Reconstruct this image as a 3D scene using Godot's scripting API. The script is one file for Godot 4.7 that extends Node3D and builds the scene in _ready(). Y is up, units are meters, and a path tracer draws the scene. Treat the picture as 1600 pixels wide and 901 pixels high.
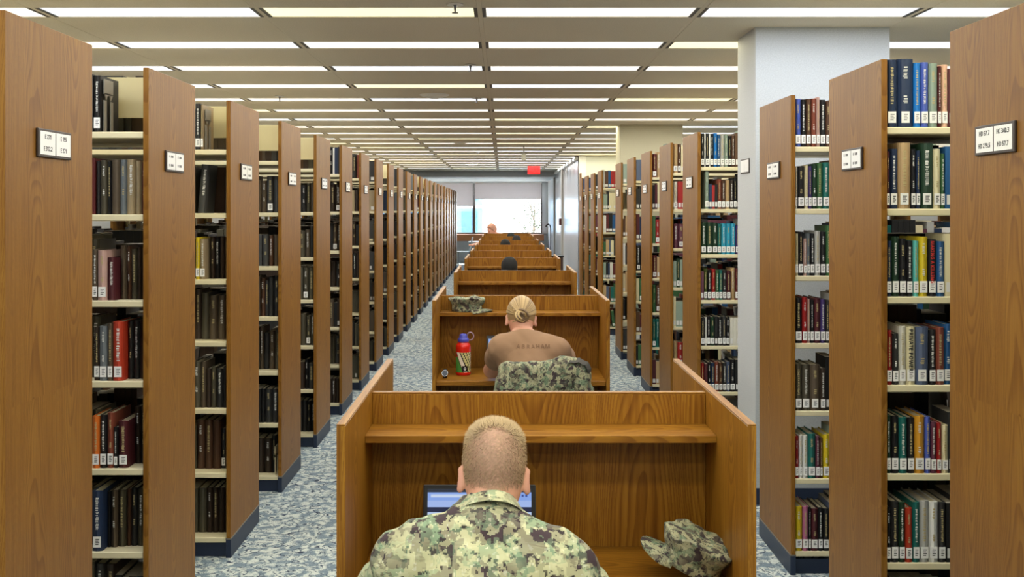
extends Node3D
# A library reading aisle: book ranges left and right, study carrels down the middle. Depth Z runs away from the camera (world -z).
const F := 1700.0
const EYE := 1.775
const CEIL := 2.87
const LF := 1.385     # aisle face of the left ranges
const RF := 1.40      # aisle face of the right ranges
const RW := 0.645     # width of a range
const CX := 0.11      # middle of the carrels

var M := {}
var cache := {}
var taken := {}
var rng := RandomNumberGenerator.new()
var books := []
var ORD := ["first", "second", "third", "fourth", "fifth", "sixth", "seventh", "eighth", "ninth", "tenth", "eleventh", "twelfth", "thirteenth", "fourteenth", "fifteenth", "sixteenth", "seventeenth", "eighteenth", "nineteenth", "twentieth", "twenty-first", "twenty-second", "twenty-third", "twenty-fourth", "twenty-fifth", "twenty-sixth", "twenty-seventh"]

func P(x: float, y: float, zz: float) -> Vector3:
	return Vector3(x, y, -zz)

# ---------------------------------------------------------------- nodes
func numbered(called: String) -> String:
	if not taken.has(called):
		taken[called] = 0
		return called
	taken[called] += 1
	return "%s_%03d" % [called, taken[called]]

func tag(o: Node3D, label: String, category := "", group := "", kind := "") -> Node3D:
	if label: o.set_meta("label", label)
	if category: o.set_meta("category", category)
	if group: o.set_meta("group", group)
	if kind: o.set_meta("kind", kind)
	return o

func thing(called: String, label: String, category: String, at := Vector3.ZERO, turn := 0.0, group := "") -> Node3D:
	var o := Node3D.new()
	o.name = numbered(called)
	add_child(o)
	o.position = at
	o.rotation.y = turn
	tag(o, label, category, group)
	return o

func part(parent: Node3D, called: String, mesh: Mesh, m: Material, at := Vector3.ZERO, rot := Vector3.ZERO) -> MeshInstance3D:
	var o := MeshInstance3D.new()
	o.name = called
	o.mesh = mesh
	o.material_override = m
	o.position = at
	o.rotation = rot
	parent.add_child(o, true)
	return o

func single(called: String, mesh: Mesh, m: Material, at: Vector3, label: String, category: String, group := "") -> MeshInstance3D:
	var o := part(self, numbered(called), mesh, m, at)
	tag(o, label, category, group)
	return o

func struct(called: String, mesh: Mesh, m: Material, at: Vector3) -> MeshInstance3D:
	var o := part(self, called, mesh, m, at)
	o.set_meta("kind", "structure")
	return o

# ---------------------------------------------------------------- mesh building
class MB:
	var v := PackedVector3Array()
	var n := PackedVector3Array()
	var uv := PackedVector2Array()
	var c := PackedColorArray()
	var idx := PackedInt32Array()
	var col := Color.WHITE
	var grain := 1
	var off := Vector2.ZERO
	func uv_of(p: Vector3, nr: Vector3) -> Vector2:
		var a := nr.abs()
		var m := 0 if a.x >= a.y and a.x >= a.z else (1 if a.y >= a.z else 2)
		var g := grain
		if g == m: g = (m + 1) % 3
		var w := 3 - g - m
		return Vector2(p[w] / 1.1, p[g] / 2.4) + off
	func face(pts: Array, nr: Vector3) -> void:
		var s := v.size()
		for p in pts:
			v.append(p); n.append(nr); uv.append(uv_of(p, nr)); c.append(col)
		var flip: bool = (pts[1] - pts[0]).cross(pts[2] - pts[0]).dot(nr) > 0.0
		for i in range(1, pts.size() - 1):
			if flip: idx.append_array(PackedInt32Array([s, s + i + 1, s + i]))
			else: idx.append_array(PackedInt32Array([s, s + i, s + i + 1]))
	func box(ct: Vector3, size: Vector3, bas := Basis.IDENTITY) -> void:
		var h := size * 0.5
		for a in 3:
			var p := (a + 1) % 3
			var q := (a + 2) % 3
			for s in [-1.0, 1.0]:
				var pts := []
				for k in [[-1, -1], [1, -1], [1, 1], [-1, 1]]:
					var w := Vector3.ZERO
					w[a] = s * h[a]; w[p] = k[0] * h[p]; w[q] = k[1] * h[q]
					pts.append(ct + bas * w)
				var nr := Vector3.ZERO
				nr[a] = s
				face(pts, bas * nr)
	func bevel(ct: Vector3, size: Vector3, b: float) -> void:
		var h := size * 0.5
		for a in 3:
			var p := (a + 1) % 3
			var q := (a + 2) % 3
			for s in [-1.0, 1.0]:
				var pts := []
				for k in [[-1, -1], [1, -1], [1, 1], [-1, 1]]:
					var w := Vector3.ZERO
					w[a] = s * h[a]; w[p] = k[0] * (h[p] - b); w[q] = k[1] * (h[q] - b)
					pts.append(ct + w)
				var nr := Vector3.ZERO
				nr[a] = s
				face(pts, nr)
				for t in [-1.0, 1.0]:
					var e := []
					for k in [[0, -1], [0, 1], [1, 1], [1, -1]]:
						var w := Vector3.ZERO
						w[a] = s * (h[a] - (b if k[0] else 0.0)); w[p] = t * (h[p] - (0.0 if k[0] else b)); w[q] = k[1] * (h[q] - b)
						e.append(ct + w)
					var en := Vector3.ZERO
					en[a] = s; en[p] = t
					face(e, en.normalized())
		for sx in [-1.0, 1.0]:
			for sy in [-1.0, 1.0]:
				for sz in [-1.0, 1.0]:
					var sg := Vector3(sx, sy, sz)
					face([ct + sg * (h - Vector3(0, b, b)), ct + sg * (h - Vector3(b, 0, b)), ct + sg * (h - Vector3(b, b, 0))], sg.normalized())
	# profile: (radius, height) from bottom to top
	func lathe(pr: Array, segs: int, at := Vector3.ZERO, bas := Basis.IDENTITY, close := true) -> void:
		var s := v.size()
		var m := pr.size()
		for j in m:
			var a: Vector2 = pr[maxi(j - 1, 0)]
			var b: Vector2 = pr[mini(j + 1, m - 1)]
			var t := (b - a).normalized()
			for i in segs + 1:
				var ang := TAU * i / segs
				var d := Vector3(cos(ang), 0, sin(ang))
				v.append(at + bas * (d * pr[j].x + Vector3(0, pr[j].y, 0)))
				n.append((bas * (d * t.y + Vector3(0, -t.x, 0))).normalized())
				uv.append(Vector2(float(i) / segs, 1.0 - float(j) / (m - 1)))
				c.append(col)
		for j in m - 1:
			for i in segs:
				var p := s + j * (segs + 1) + i
				idx.append_array(PackedInt32Array([p, p + 1, p + segs + 1, p + 1, p + segs + 2, p + segs + 1]))
		if close:
			for e in [0, m - 1]:
				if pr[e].x > 0.0005:
					var pts := []
					for i in segs:
						var ang := TAU * i / segs
						pts.append(at + bas * Vector3(cos(ang) * pr[e].x, pr[e].y, sin(ang) * pr[e].x))
					face(pts, bas * (Vector3.DOWN if e == 0 else Vector3.UP))
	func tube(pts: Array, r0: float, r1: float, segs := 8) -> void:
		var s := v.size()
		var m := pts.size()
		var side := Vector3.ZERO
		for j in m:
			var t: Vector3 = (pts[mini(j + 1, m - 1)] - pts[maxi(j - 1, 0)]).normalized()
			if side == Vector3.ZERO:
				side = t.cross(Vector3.UP if absf(t.y) < 0.9 else Vector3.RIGHT).normalized()
			side = (side - t * side.dot(t)).normalized()
			var up := side.cross(t)
			var r := lerpf(r0, r1, float(j) / maxf(m - 1, 1))
			for i in segs:
				var ang := TAU * i / segs
				var d := side * cos(ang) + up * sin(ang)
				v.append(pts[j] + d * r); n.append(d); uv.append(Vector2(float(i) / segs, j)); c.append(col)
		for j in m - 1:
			for i in segs:
				var p := s + j * segs + i
				var q := s + j * segs + (i + 1) % segs
				idx.append_array(PackedInt32Array([p, q, p + segs, q, q + segs, p + segs]))
		for e in [0, m - 1]:
			var ring := []
			for i in segs: ring.append(v[s + e * segs + i])
			var nr: Vector3 = (pts[e] - pts[1 if e == 0 else m - 2]).normalized()
			face(ring, nr)
	func add_mesh(mesh: Mesh, tr: Transform3D) -> void:
		for k in mesh.get_surface_count():
			var a := mesh.surface_get_arrays(k)
			var s := v.size()
			var vs: PackedVector3Array = a[Mesh.ARRAY_VERTEX]
			var ns: PackedVector3Array = a[Mesh.ARRAY_NORMAL]
			for i in vs.size():
				v.append(tr * vs[i]); n.append((tr.basis * ns[i]).normalized()); uv.append(Vector2.ZERO); c.append(col)
			if a[Mesh.ARRAY_INDEX] == null or a[Mesh.ARRAY_INDEX].is_empty():
				for i in vs.size(): idx.append(s + i)
			else:
				for i in a[Mesh.ARRAY_INDEX]: idx.append(s + i)
	func add(o: MB, tr := Transform3D.IDENTITY) -> void:
		var s := v.size()
		var mirror := tr.basis.determinant() < 0.0
		for i in o.v.size():
			v.append(tr * o.v[i]); n.append((tr.basis * o.n[i]).normalized()); uv.append(o.uv[i]); c.append(o.c[i])
		for i in range(0, o.idx.size(), 3):
			if mirror: idx.append_array(PackedInt32Array([s + o.idx[i], s + o.idx[i + 2], s + o.idx[i + 1]]))
			else: idx.append_array(PackedInt32Array([s + o.idx[i], s + o.idx[i + 1], s + o.idx[i + 2]]))
	func mesh(into: ArrayMesh = null) -> ArrayMesh:
		var m := into if into else ArrayMesh.new()
		var a := []
		a.resize(Mesh.ARRAY_MAX)
		a[Mesh.ARRAY_VERTEX] = v; a[Mesh.ARRAY_NORMAL] = n; a[Mesh.ARRAY_TEX_UV] = uv; a[Mesh.ARRAY_COLOR] = c; a[Mesh.ARRAY_INDEX] = idx
		m.add_surface_from_arrays(Mesh.PRIMITIVE_TRIANGLES, a)
		return m

func bx(size: Vector3, b := 0.0, grain := 1, variant := 0) -> ArrayMesh:
	var key := "%.4f %.4f %.4f %.4f %d %d" % [size.x, size.y, size.z, b, grain, variant]
	if not cache.has(key):
		var mb := MB.new()
		mb.grain = grain
		mb.off = Vector2(variant * 0.37, variant * 0.23)
		if b > 0.0: mb.bevel(Vector3.ZERO, size, b)
		else: mb.box(Vector3.ZERO, size)
		cache[key] = mb.mesh()
	return cache[key]

func lettering(text: String, size: float, depth := 0.001) -> TextMesh:
	var t := TextMesh.new()
	var f := SystemFont.new()
	f.font_names = PackedStringArray(["Droid Sans"])
	f.font_weight = 700
	t.font = f
	t.text = text
	t.font_size = 32
	t.pixel_size = size / 32.0
	t.depth = depth
	t.curve_step = 2.0
	return t

# ---------------------------------------------------------------- distance fields, meshed as surface nets
class SDF:
	var o: Vector3
	var h: float
	var nx: int
	var ny: int
	var nz: int
	var d := PackedFloat32Array()
	func _init(lo: Vector3, hi: Vector3, cell: float) -> void:
		o = lo; h = cell
		nx = int((hi.x - lo.x) / cell) + 2; ny = int((hi.y - lo.y) / cell) + 2; nz = int((hi.z - lo.z) / cell) + 2
		d.resize(nx * ny * nz)
		d.fill(1.0)
	func span(lo: Vector3, hi: Vector3) -> Array:
		return [clampi(int((lo.x - o.x) / h), 0, nx), clampi(int((hi.x - o.x) / h) + 2, 0, nx), clampi(int((lo.y - o.y) / h), 0, ny), clampi(int((hi.y - o.y) / h) + 2, 0, ny), clampi(int((lo.z - o.z) / h), 0, nz), clampi(int((hi.z - o.z) / h) + 2, 0, nz)]
	func capsule(a: Vector3, b: Vector3, ra: float, rb: float, k := 0.02) -> void:
		var m := maxf(ra, rb) + k + 3.0 * h
		var s := span(a.min(b) - Vector3(m, m, m), a.max(b) + Vector3(m, m, m))
		var ba := b - a
		var l2 := maxf(ba.length_squared(), 1e-9)
		for z in range(s[4], s[5]):
			for y in range(s[2], s[3]):
				var row := (z * ny + y) * nx
				for x in range(s[0], s[1]):
					var pa := Vector3(o.x + x * h, o.y + y * h, o.z + z * h) - a
					var t := clampf(pa.dot(ba) / l2, 0.0, 1.0)
					var e := (pa - ba * t).length() - (ra + (rb - ra) * t)
					var q := d[row + x]
					var u := maxf(k - absf(q - e), 0.0) / k
					d[row + x] = minf(q, e) - u * u * k * 0.25
	func ellip(c: Vector3, r: Vector3, bas := Basis.IDENTITY, k := 0.015, cut := false) -> void:
		var m := maxf(r.x, maxf(r.y, r.z)) + k + 3.0 * h
		var s := span(c - Vector3(m, m, m), c + Vector3(m, m, m))
		var inv := bas.inverse()
		for z in range(s[4], s[5]):
			for y in range(s[2], s[3]):
				var row := (z * ny + y) * nx
				for x in range(s[0], s[1]):
					var p := inv * (Vector3(o.x + x * h, o.y + y * h, o.z + z * h) - c)
					var k0 := (p / r).length()
					var k1 := (p / (r * r)).length()
					var e := k0 * (k0 - 1.0) / maxf(k1, 1e-6)
					var q := d[row + x]
					if cut:
						var u := maxf(k - absf(q + e), 0.0) / k
						d[row + x] = maxf(q, -e) + u * u * k * 0.25
					else:
						var u := maxf(k - absf(q - e), 0.0) / k
						d[row + x] = minf(q, e) - u * u * k * 0.25
	func rbox(c: Vector3, hs: Vector3, r: float, bas := Basis.IDENTITY, k := 0.02) -> void:
		var m := hs.length() + k + 3.0 * h
		var s := span(c - Vector3(m, m, m), c + Vector3(m, m, m))
		var inv := bas.inverse()
		for z in range(s[4], s[5]):
			for y in range(s[2], s[3]):
				var row := (z * ny + y) * nx
				for x in range(s[0], s[1]):
					var p := (inv * (Vector3(o.x + x * h, o.y + y * h, o.z + z * h) - c)).abs() - hs + Vector3(r, r, r)
					var e := p.max(Vector3.ZERO).length() + minf(maxf(p.x, maxf(p.y, p.z)), 0.0) - r
					var q := d[row + x]
					var u := maxf(k - absf(q - e), 0.0) / k
					d[row + x] = minf(q, e) - u * u * k * 0.25
	func plane(p0: Vector3, n: Vector3) -> void:   # keeps the side that n points away from
		for z in nz:
			for y in ny:
				var row := (z * ny + y) * nx
				for x in nx:
					d[row + x] = maxf(d[row + x], (Vector3(o.x + x * h, o.y + y * h, o.z + z * h) - p0).dot(n))
	func shift(fn: Callable) -> void:
		for z in nz:
			for y in ny:
				var row := (z * ny + y) * nx
				for x in nx:
					if absf(d[row + x]) < 0.05:
						d[row + x] += fn.call(Vector3(o.x + x * h, o.y + y * h, o.z + z * h))
	func shell(t: float) -> void:
		for i in d.size(): d[i] = absf(d[i]) - t
	func at(p: Vector3) -> float:
		var g := (p - o) / h
		var x := clampi(int(g.x), 0, nx - 2)
		var y := clampi(int(g.y), 0, ny - 2)
		var z := clampi(int(g.z), 0, nz - 2)
		var f := g - Vector3(x, y, z)
		var i := (z * ny + y) * nx + x
		var sy := nx
		var sz := nx * ny
		return lerpf(lerpf(lerpf(d[i], d[i + 1], f.x), lerpf(d[i + sy], d[i + sy + 1], f.x), f.y), lerpf(lerpf(d[i + sz], d[i + sz + 1], f.x), lerpf(d[i + sz + sy], d[i + sz + sy + 1], f.x), f.y), f.z)
	func net(mb: MB, paint = null) -> void:
		var sy := nx
		var sz := nx * ny
		var cellv := PackedInt32Array()
		cellv.resize(d.size())
		cellv.fill(-1)
		var base := mb.v.size()
		var offs := [0, 1, sy, sy + 1, sz, sz + 1, sz + sy, sz + sy + 1]
		var cp := [Vector3(0, 0, 0), Vector3(1, 0, 0), Vector3(0, 1, 0), Vector3(1, 1, 0), Vector3(0, 0, 1), Vector3(1, 0, 1), Vector3(0, 1, 1), Vector3(1, 1, 1)]
		var edges := [[0, 1], [2, 3], [4, 5], [6, 7], [0, 2], [1, 3], [4, 6], [5, 7], [0, 4], [1, 5], [2, 6], [3, 7]]
		var lim := 4.0 * h
		for z in nz - 1:
			for y in ny - 1:
				for x in nx - 1:
					var i := z * sz + y * sy + x
					var d0 := d[i]
					if d0 > lim or d0 < -lim: continue
					var mask := 0
					for k in 8:
						if d[i + offs[k]] < 0.0: mask |= 1 << k
					if mask == 0 or mask == 255: continue
					var sum := Vector3.ZERO
					var cnt := 0
					for e in edges:
						var a: int = e[0]
						var b: int = e[1]
						if ((mask >> a) & 1) != ((mask >> b) & 1):
							var da := d[i + offs[a]]
							var db := d[i + offs[b]]
							sum += cp[a].lerp(cp[b], da / (da - db))
							cnt += 1
					var p := o + (Vector3(x, y, z) + sum / cnt) * h
					cellv[i] = mb.v.size()
					mb.v.append(p); mb.n.append(Vector3.ZERO); mb.uv.append(Vector2(p.x, p.y))
					mb.c.append(paint.call(p) if paint != null else mb.col)
		for z in range(1, nz - 1):
			for y in range(1, ny - 1):
				for x in range(1, nx - 1):
					var i := z * sz + y * sy + x
					var d0 := d[i]
					if d0 > lim or d0 < -lim: continue
					for ax in 3:
						var j := i + (1 if ax == 0 else (sy if ax == 1 else sz))
						if (d0 < 0.0) == (d[j] < 0.0): continue
						var u := sy if ax == 0 else (sz if ax == 1 else 1)
						var w := sz if ax == 0 else (1 if ax == 1 else sy)
						var q0 := cellv[i - u - w]
						var q1 := cellv[i - w]
						var q2 := cellv[i]
						var q3 := cellv[i - u]
						if q0 < 0 or q1 < 0 or q2 < 0 or q3 < 0: continue
						if d0 < 0.0: mb.idx.append_array(PackedInt32Array([q0, q2, q1, q0, q3, q2]))
						else: mb.idx.append_array(PackedInt32Array([q0, q1, q2, q0, q2, q3]))
						var nr := (mb.v[q2] - mb.v[q0]).cross(mb.v[q3] - mb.v[q1])
						if d0 > 0.0: nr = -nr
						for q in [q0, q1, q2, q3]: mb.n[q] += nr
		for i in range(base, mb.v.size()): mb.n[i] = mb.n[i].normalized()

const LIGHT := 1.0
const EXPOSURE := 1.0
const SKY := 14.0

# ---------------------------------------------------------------- materials
func mat(key: String, srgb: Color, rough := 0.7, metal := 0.0) -> StandardMaterial3D:
	if not M.has(key):
		var m := StandardMaterial3D.new()
		m.resource_name = key
		m.albedo_color = srgb
		m.roughness = rough
		m.metallic = metal
		M[key] = m
	return M[key]

func noise(sd: int, freq: float, kind := FastNoiseLite.TYPE_SIMPLEX_SMOOTH, oct := 3) -> FastNoiseLite:
	var n := FastNoiseLite.new()
	n.seed = sd
	n.frequency = freq
	n.noise_type = kind
	n.fractal_type = FastNoiseLite.FRACTAL_FBM if oct > 1 else FastNoiseLite.FRACTAL_NONE
	n.fractal_octaves = oct
	return n

func rgb_image(w: int, h: int, bytes: PackedByteArray) -> ImageTexture:
	return ImageTexture.create_from_image(Image.create_from_data(w, h, false, Image.FORMAT_RGB8, bytes))

# flat-sawn oak veneer: leaves about a quarter metre wide, nested cathedral lines in each, fine pores
func oak_texture(sd: int, contrast: float) -> ImageTexture:
	var w := 640
	var h := 768
	var big := noise(sd, 1.0, FastNoiseLite.TYPE_SIMPLEX_SMOOTH, 2)
	var fine := noise(sd + 1, 1.0, FastNoiseLite.TYPE_SIMPLEX_SMOOTH, 2)
	var b := PackedByteArray()
	b.resize(w * h * 3)
	var i := 0
	for y in h:
		var v := float(y) / h * 2.4
		for x in w:
			var u := float(x) / w * 1.1
			var leaf := floorf(u / 0.275)
			var lx := u - (leaf + 0.5) * 0.275 + 0.03 * sin(leaf * 2.1 + 0.7)
			var wob := big.get_noise_2d(u * 5.0 + leaf * 7.0, v * 1.6)
			var t := lx * lx * 42.0 + v * (0.55 + 0.12 * sin(leaf * 1.7)) * (1.0 if int(leaf) % 2 == 0 else -1.0) + 0.14 * wob
			var ring := t * 15.0 - floorf(t * 15.0)
			var line := smoothstep(0.35, 0.95, ring) * (1.0 - smoothstep(0.95, 1.0, ring))
			var pores := fine.get_noise_2d(u * 260.0, v * 7.0)
			var streak := fine.get_noise_2d(u * 60.0 + 50.0, v * 1.5)
			var dark := clampf((0.34 * line + 0.26 * maxf(pores, 0.0) + 0.2 * streak + 0.12 * wob) * contrast, -0.2, 0.8)
			b[i] = int(clampf(232.0 * (1.0 - 0.42 * dark), 0, 255))
			b[i + 1] = int(clampf(230.0 * (1.0 - 0.55 * dark), 0, 255))
			b[i + 2] = int(clampf(226.0 * (1.0 - 0.72 * dark), 0, 255))
			i += 3
	return rgb_image(w, h, b)

# looped carpet: pale grey-blue yarn crossed by short navy squiggles
func carpet_texture() -> ImageTexture:
	var s := 1024
	var a := noise(31, 0.017, FastNoiseLite.TYPE_SIMPLEX_SMOOTH, 2)
	a.domain_warp_enabled = true
	a.domain_warp_amplitude = 22.0
	a.domain_warp_frequency = 0.02
	var ia := a.get_seamless_image(s, s)
	var ib := noise(77, 0.035, FastNoiseLite.TYPE_SIMPLEX_SMOOTH, 2).get_seamless_image(s, s)
	var ic := noise(99, 0.3, FastNoiseLite.TYPE_SIMPLEX, 2).get_seamless_image(s, s)
	var da := ia.get_data()
	var db := ib.get_data()
	var dc := ic.get_data()
	var b := PackedByteArray()
	b.resize(s * s * 3)
	var pale := Vector3(190, 198, 194)
	var mid := Vector3(108, 126, 140)
	var navy := Vector3(28, 44, 68)
	for i in s * s:
		var va := da[i] / 255.0
		var vb := db[i] / 255.0
		var vc := dc[i] / 255.0
		var band := absf(fposmod(va * 4.5, 1.0) - 0.5) * 2.0
		var col := mid.lerp(pale, smoothstep(0.3, 0.62, vb + (vc - 0.5) * 0.4))
		col = col.lerp(navy, (1.0 - smoothstep(0.06, 0.26, band)) * smoothstep(0.32, 0.5, vb * 0.7 + vc * 0.3))
		col *= 0.88 + 0.24 * vc
		b[i * 3] = int(clampf(col.x, 0, 255))
		b[i * 3 + 1] = int(clampf(col.y, 0, 255))
		b[i * 3 + 2] = int(clampf(col.z, 0, 255))
	return rgb_image(s, s, b)

# printed woodland pattern made of small squares
func camouflage_texture(dusk: float) -> ImageTexture:
	var s := 256
	var g := noise(5, 0.035, FastNoiseLite.TYPE_SIMPLEX_SMOOTH, 3).get_seamless_image(s, s).get_data()
	var k := noise(8, 0.042, FastNoiseLite.TYPE_SIMPLEX_SMOOTH, 3).get_seamless_image(s, s).get_data()
	var t := noise(12, 0.045, FastNoiseLite.TYPE_SIMPLEX_SMOOTH, 3).get_seamless_image(s, s).get_data()
	var f := noise(15, 0.13, FastNoiseLite.TYPE_SIMPLEX_SMOOTH, 2).get_seamless_image(s, s).get_data()
	var r := RandomNumberGenerator.new()
	r.seed = 4
	var b := PackedByteArray()
	b.resize(s * s * 3)
	for i in s * s:
		var j := r.randf()
		var gg := g[i] / 255.0 + (j - 0.5) * 0.06
		var kk := k[i] / 255.0 + (r.randf() - 0.5) * 0.05
		var col := Vector3(199, 197, 156)
		if gg > 0.56: col = Vector3(134, 158, 126)
		if t[i] / 255.0 > 0.67: col = Vector3(208, 207, 168)
		if kk > 0.585: col = Vector3(66, 50, 56)
		elif f[i] / 255.0 > 0.72 or (kk > 0.53 and f[i] / 255.0 > 0.58): col = Vector3(40, 38, 38)
		elif f[i] / 255.0 < 0.2: col = Vector3(222, 222, 196)
		col *= dusk
		b[i * 3] = int(col.x)
		b[i * 3 + 1] = int(col.y)
		b[i * 3 + 2] = int(col.z)
	return rgb_image(s, s, b)

func make_materials() -> void:
	var oak := oak_texture(3, 0.9)
	var m := mat("oak_panel", Color(0.585, 0.41, 0.158), 0.45)
	m.metallic_specular = 0.35
	m.albedo_texture = oak
	m = mat("oak_carrel", Color(0.63, 0.438, 0.132), 0.42)
	m.metallic_specular = 0.35
	m.albedo_texture = oak_texture(21, 1.15)
	m = mat("carpet", Color(1, 1, 1), 0.95)
	m.albedo_texture = carpet_texture()
	m.uv1_triplanar = true
	m.uv1_world_triplanar = true
	m.uv1_scale = Vector3(0.38, 0.38, 0.38)
	m = mat("camouflage", Color(1, 1, 1), 0.9)
	m.albedo_texture = camouflage_texture(0.93)
	m.texture_filter = BaseMaterial3D.TEXTURE_FILTER_NEAREST
	m.uv1_triplanar = true
	m.uv1_scale = Vector3(1.25, 1.6, 1.25)
	m = mat("camouflage_worn", Color(1, 1, 1), 0.9)
	m.albedo_texture = camouflage_texture(0.78)
	m.texture_filter = BaseMaterial3D.TEXTURE_FILTER_NEAREST
	m.uv1_triplanar = true
	m.uv1_scale = Vector3(2.1, 2.1, 2.1)
	var grit := NoiseTexture2D.new()
	grit.width = 256
	grit.height = 256
	grit.seamless = true
	grit.noise = noise(7, 0.2)
	var gr := Gradient.new()
	gr.set_color(0, Color(0.9, 0.9, 0.9))
	gr.set_color(1, Color(1, 1, 1))
	grit.color_ramp = gr
	for a in [["ceiling_panel", Color(0.90, 0.865, 0.79), 0.95], ["paint", Color(0.765, 0.78, 0.79), 0.6], ["paint_cream", Color(0.80, 0.78, 0.67), 0.7], ["paint_gloss", Color(0.86, 0.87, 0.89), 0.22]]:
		m = mat(a[0], a[1], a[2])
		m.albedo_texture = grit
		m.uv1_triplanar = true
		m.uv1_world_triplanar = true
		m.uv1_scale = Vector3(2, 2, 2)
	mat("steel_cream", Color(0.86, 0.82, 0.68), 0.45)
	mat("steel_back", Color(0.84, 0.79, 0.60), 0.5)
	mat("navy_base", Color(0.10, 0.15, 0.25), 0.45)
	mat("base_bead", Color(0.45, 0.42, 0.38), 0.5)
	mat("sign_frame", Color(0.17, 0.11, 0.08), 0.4)
	mat("card", Color(0.93, 0.93, 0.92), 0.6)
	mat("ink", Color(0.12, 0.12, 0.13), 0.7)
	mat("black_plastic", Color(0.06, 0.06, 0.07), 0.4)
	mat("grey_metal", Color(0.45, 0.45, 0.46), 0.4, 0.6)
	mat("light_frame", Color(0.30, 0.29, 0.27), 0.6)
	mat("pages", Color(0.80, 0.76, 0.66), 0.9)
	mat("gilt", Color(0.72, 0.66, 0.48), 0.5)
	mat("title_white", Color(0.86, 0.86, 0.84), 0.6)
	mat("grey_bookend", Color(0.52, 0.50, 0.46), 0.5)
	mat("chair_wood", Color(0.45, 0.29, 0.15), 0.45)
	mat("skin", Color(0.80, 0.57, 0.45), 0.55)
	mat("tee", Color(0.575, 0.45, 0.345), 0.9)
	mat("boot", Color(0.55, 0.44, 0.30), 0.8)
	var vc := mat("painted", Color(1, 1, 1), 0.62)
	vc.vertex_color_use_as_albedo = true
	vc = mat("skin_painted", Color(1, 1, 1), 0.5)
	vc.vertex_color_use_as_albedo = true
	vc = mat("hair_painted", Color(1, 1, 1), 0.5)
	vc.vertex_color_use_as_albedo = true

var TONES := {
	"navy blue": Color(0.11, 0.18, 0.30), "bright blue": Color(0.10, 0.48, 0.80), "cobalt blue": Color(0.30, 0.38, 0.72), "grey-green": Color(0.55, 0.62, 0.56), "dark red": Color(0.33, 0.09, 0.10),
	"peach": Color(0.90, 0.72, 0.60), "maroon": Color(0.30, 0.10, 0.13), "black": Color(0.07, 0.07, 0.08), "tan": Color(0.72, 0.60, 0.43), "dark green": Color(0.10, 0.22, 0.14), "cream": Color(0.86, 0.82, 0.66),
	"turquoise": Color(0.36, 0.72, 0.68), "yellow": Color(0.82, 0.72, 0.10), "blue": Color(0.10, 0.32, 0.52), "red": Color(0.62, 0.12, 0.12), "charcoal": Color(0.17, 0.17, 0.17), "off-white": Color(0.83, 0.82, 0.77),
	"slate blue": Color(0.32, 0.37, 0.48), "rust brown": Color(0.50, 0.25, 0.18), "teal": Color(0.08, 0.40, 0.37), "amber": Color(0.80, 0.57, 0.14), "plum": Color(0.38, 0.20, 0.26), "red-orange": Color(0.72, 0.22, 0.12),
	"light grey": Color(0.70, 0.70, 0.68), "white": Color(0.90, 0.90, 0.88), "green": Color(0.22, 0.38, 0.22), "brown": Color(0.33, 0.22, 0.15), "dark brown": Color(0.20, 0.15, 0.11), "grey-brown": Color(0.34, 0.29, 0.23),
	"olive grey": Color(0.30, 0.28, 0.22), "dark grey": Color(0.25, 0.25, 0.25), "purple": Color(0.26, 0.20, 0.42), "cyan": Color(0.20, 0.62, 0.74), "pink": Color(0.72, 0.42, 0.56), "orange": Color(0.82, 0.42, 0.12), "pale pink": Color(0.76, 0.62, 0.58),
	"beige": Color(0.62, 0.55, 0.43), "blue-grey": Color(0.42, 0.45, 0.47), "olive green": Color(0.28, 0.33, 0.14)}

# ---------------------------------------------------------------- book ranges
func level_y(k: int, side: int) -> float:      # top face of shelf k, counted from the floor
	return [0.10, 0.43, 0.757, 1.10, 1.417, 1.755, 2.08][k] if side < 0 else [0.113, 0.466, 0.796, 1.124, 1.452, 1.777, 2.08][k]

var ranges := []

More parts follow.
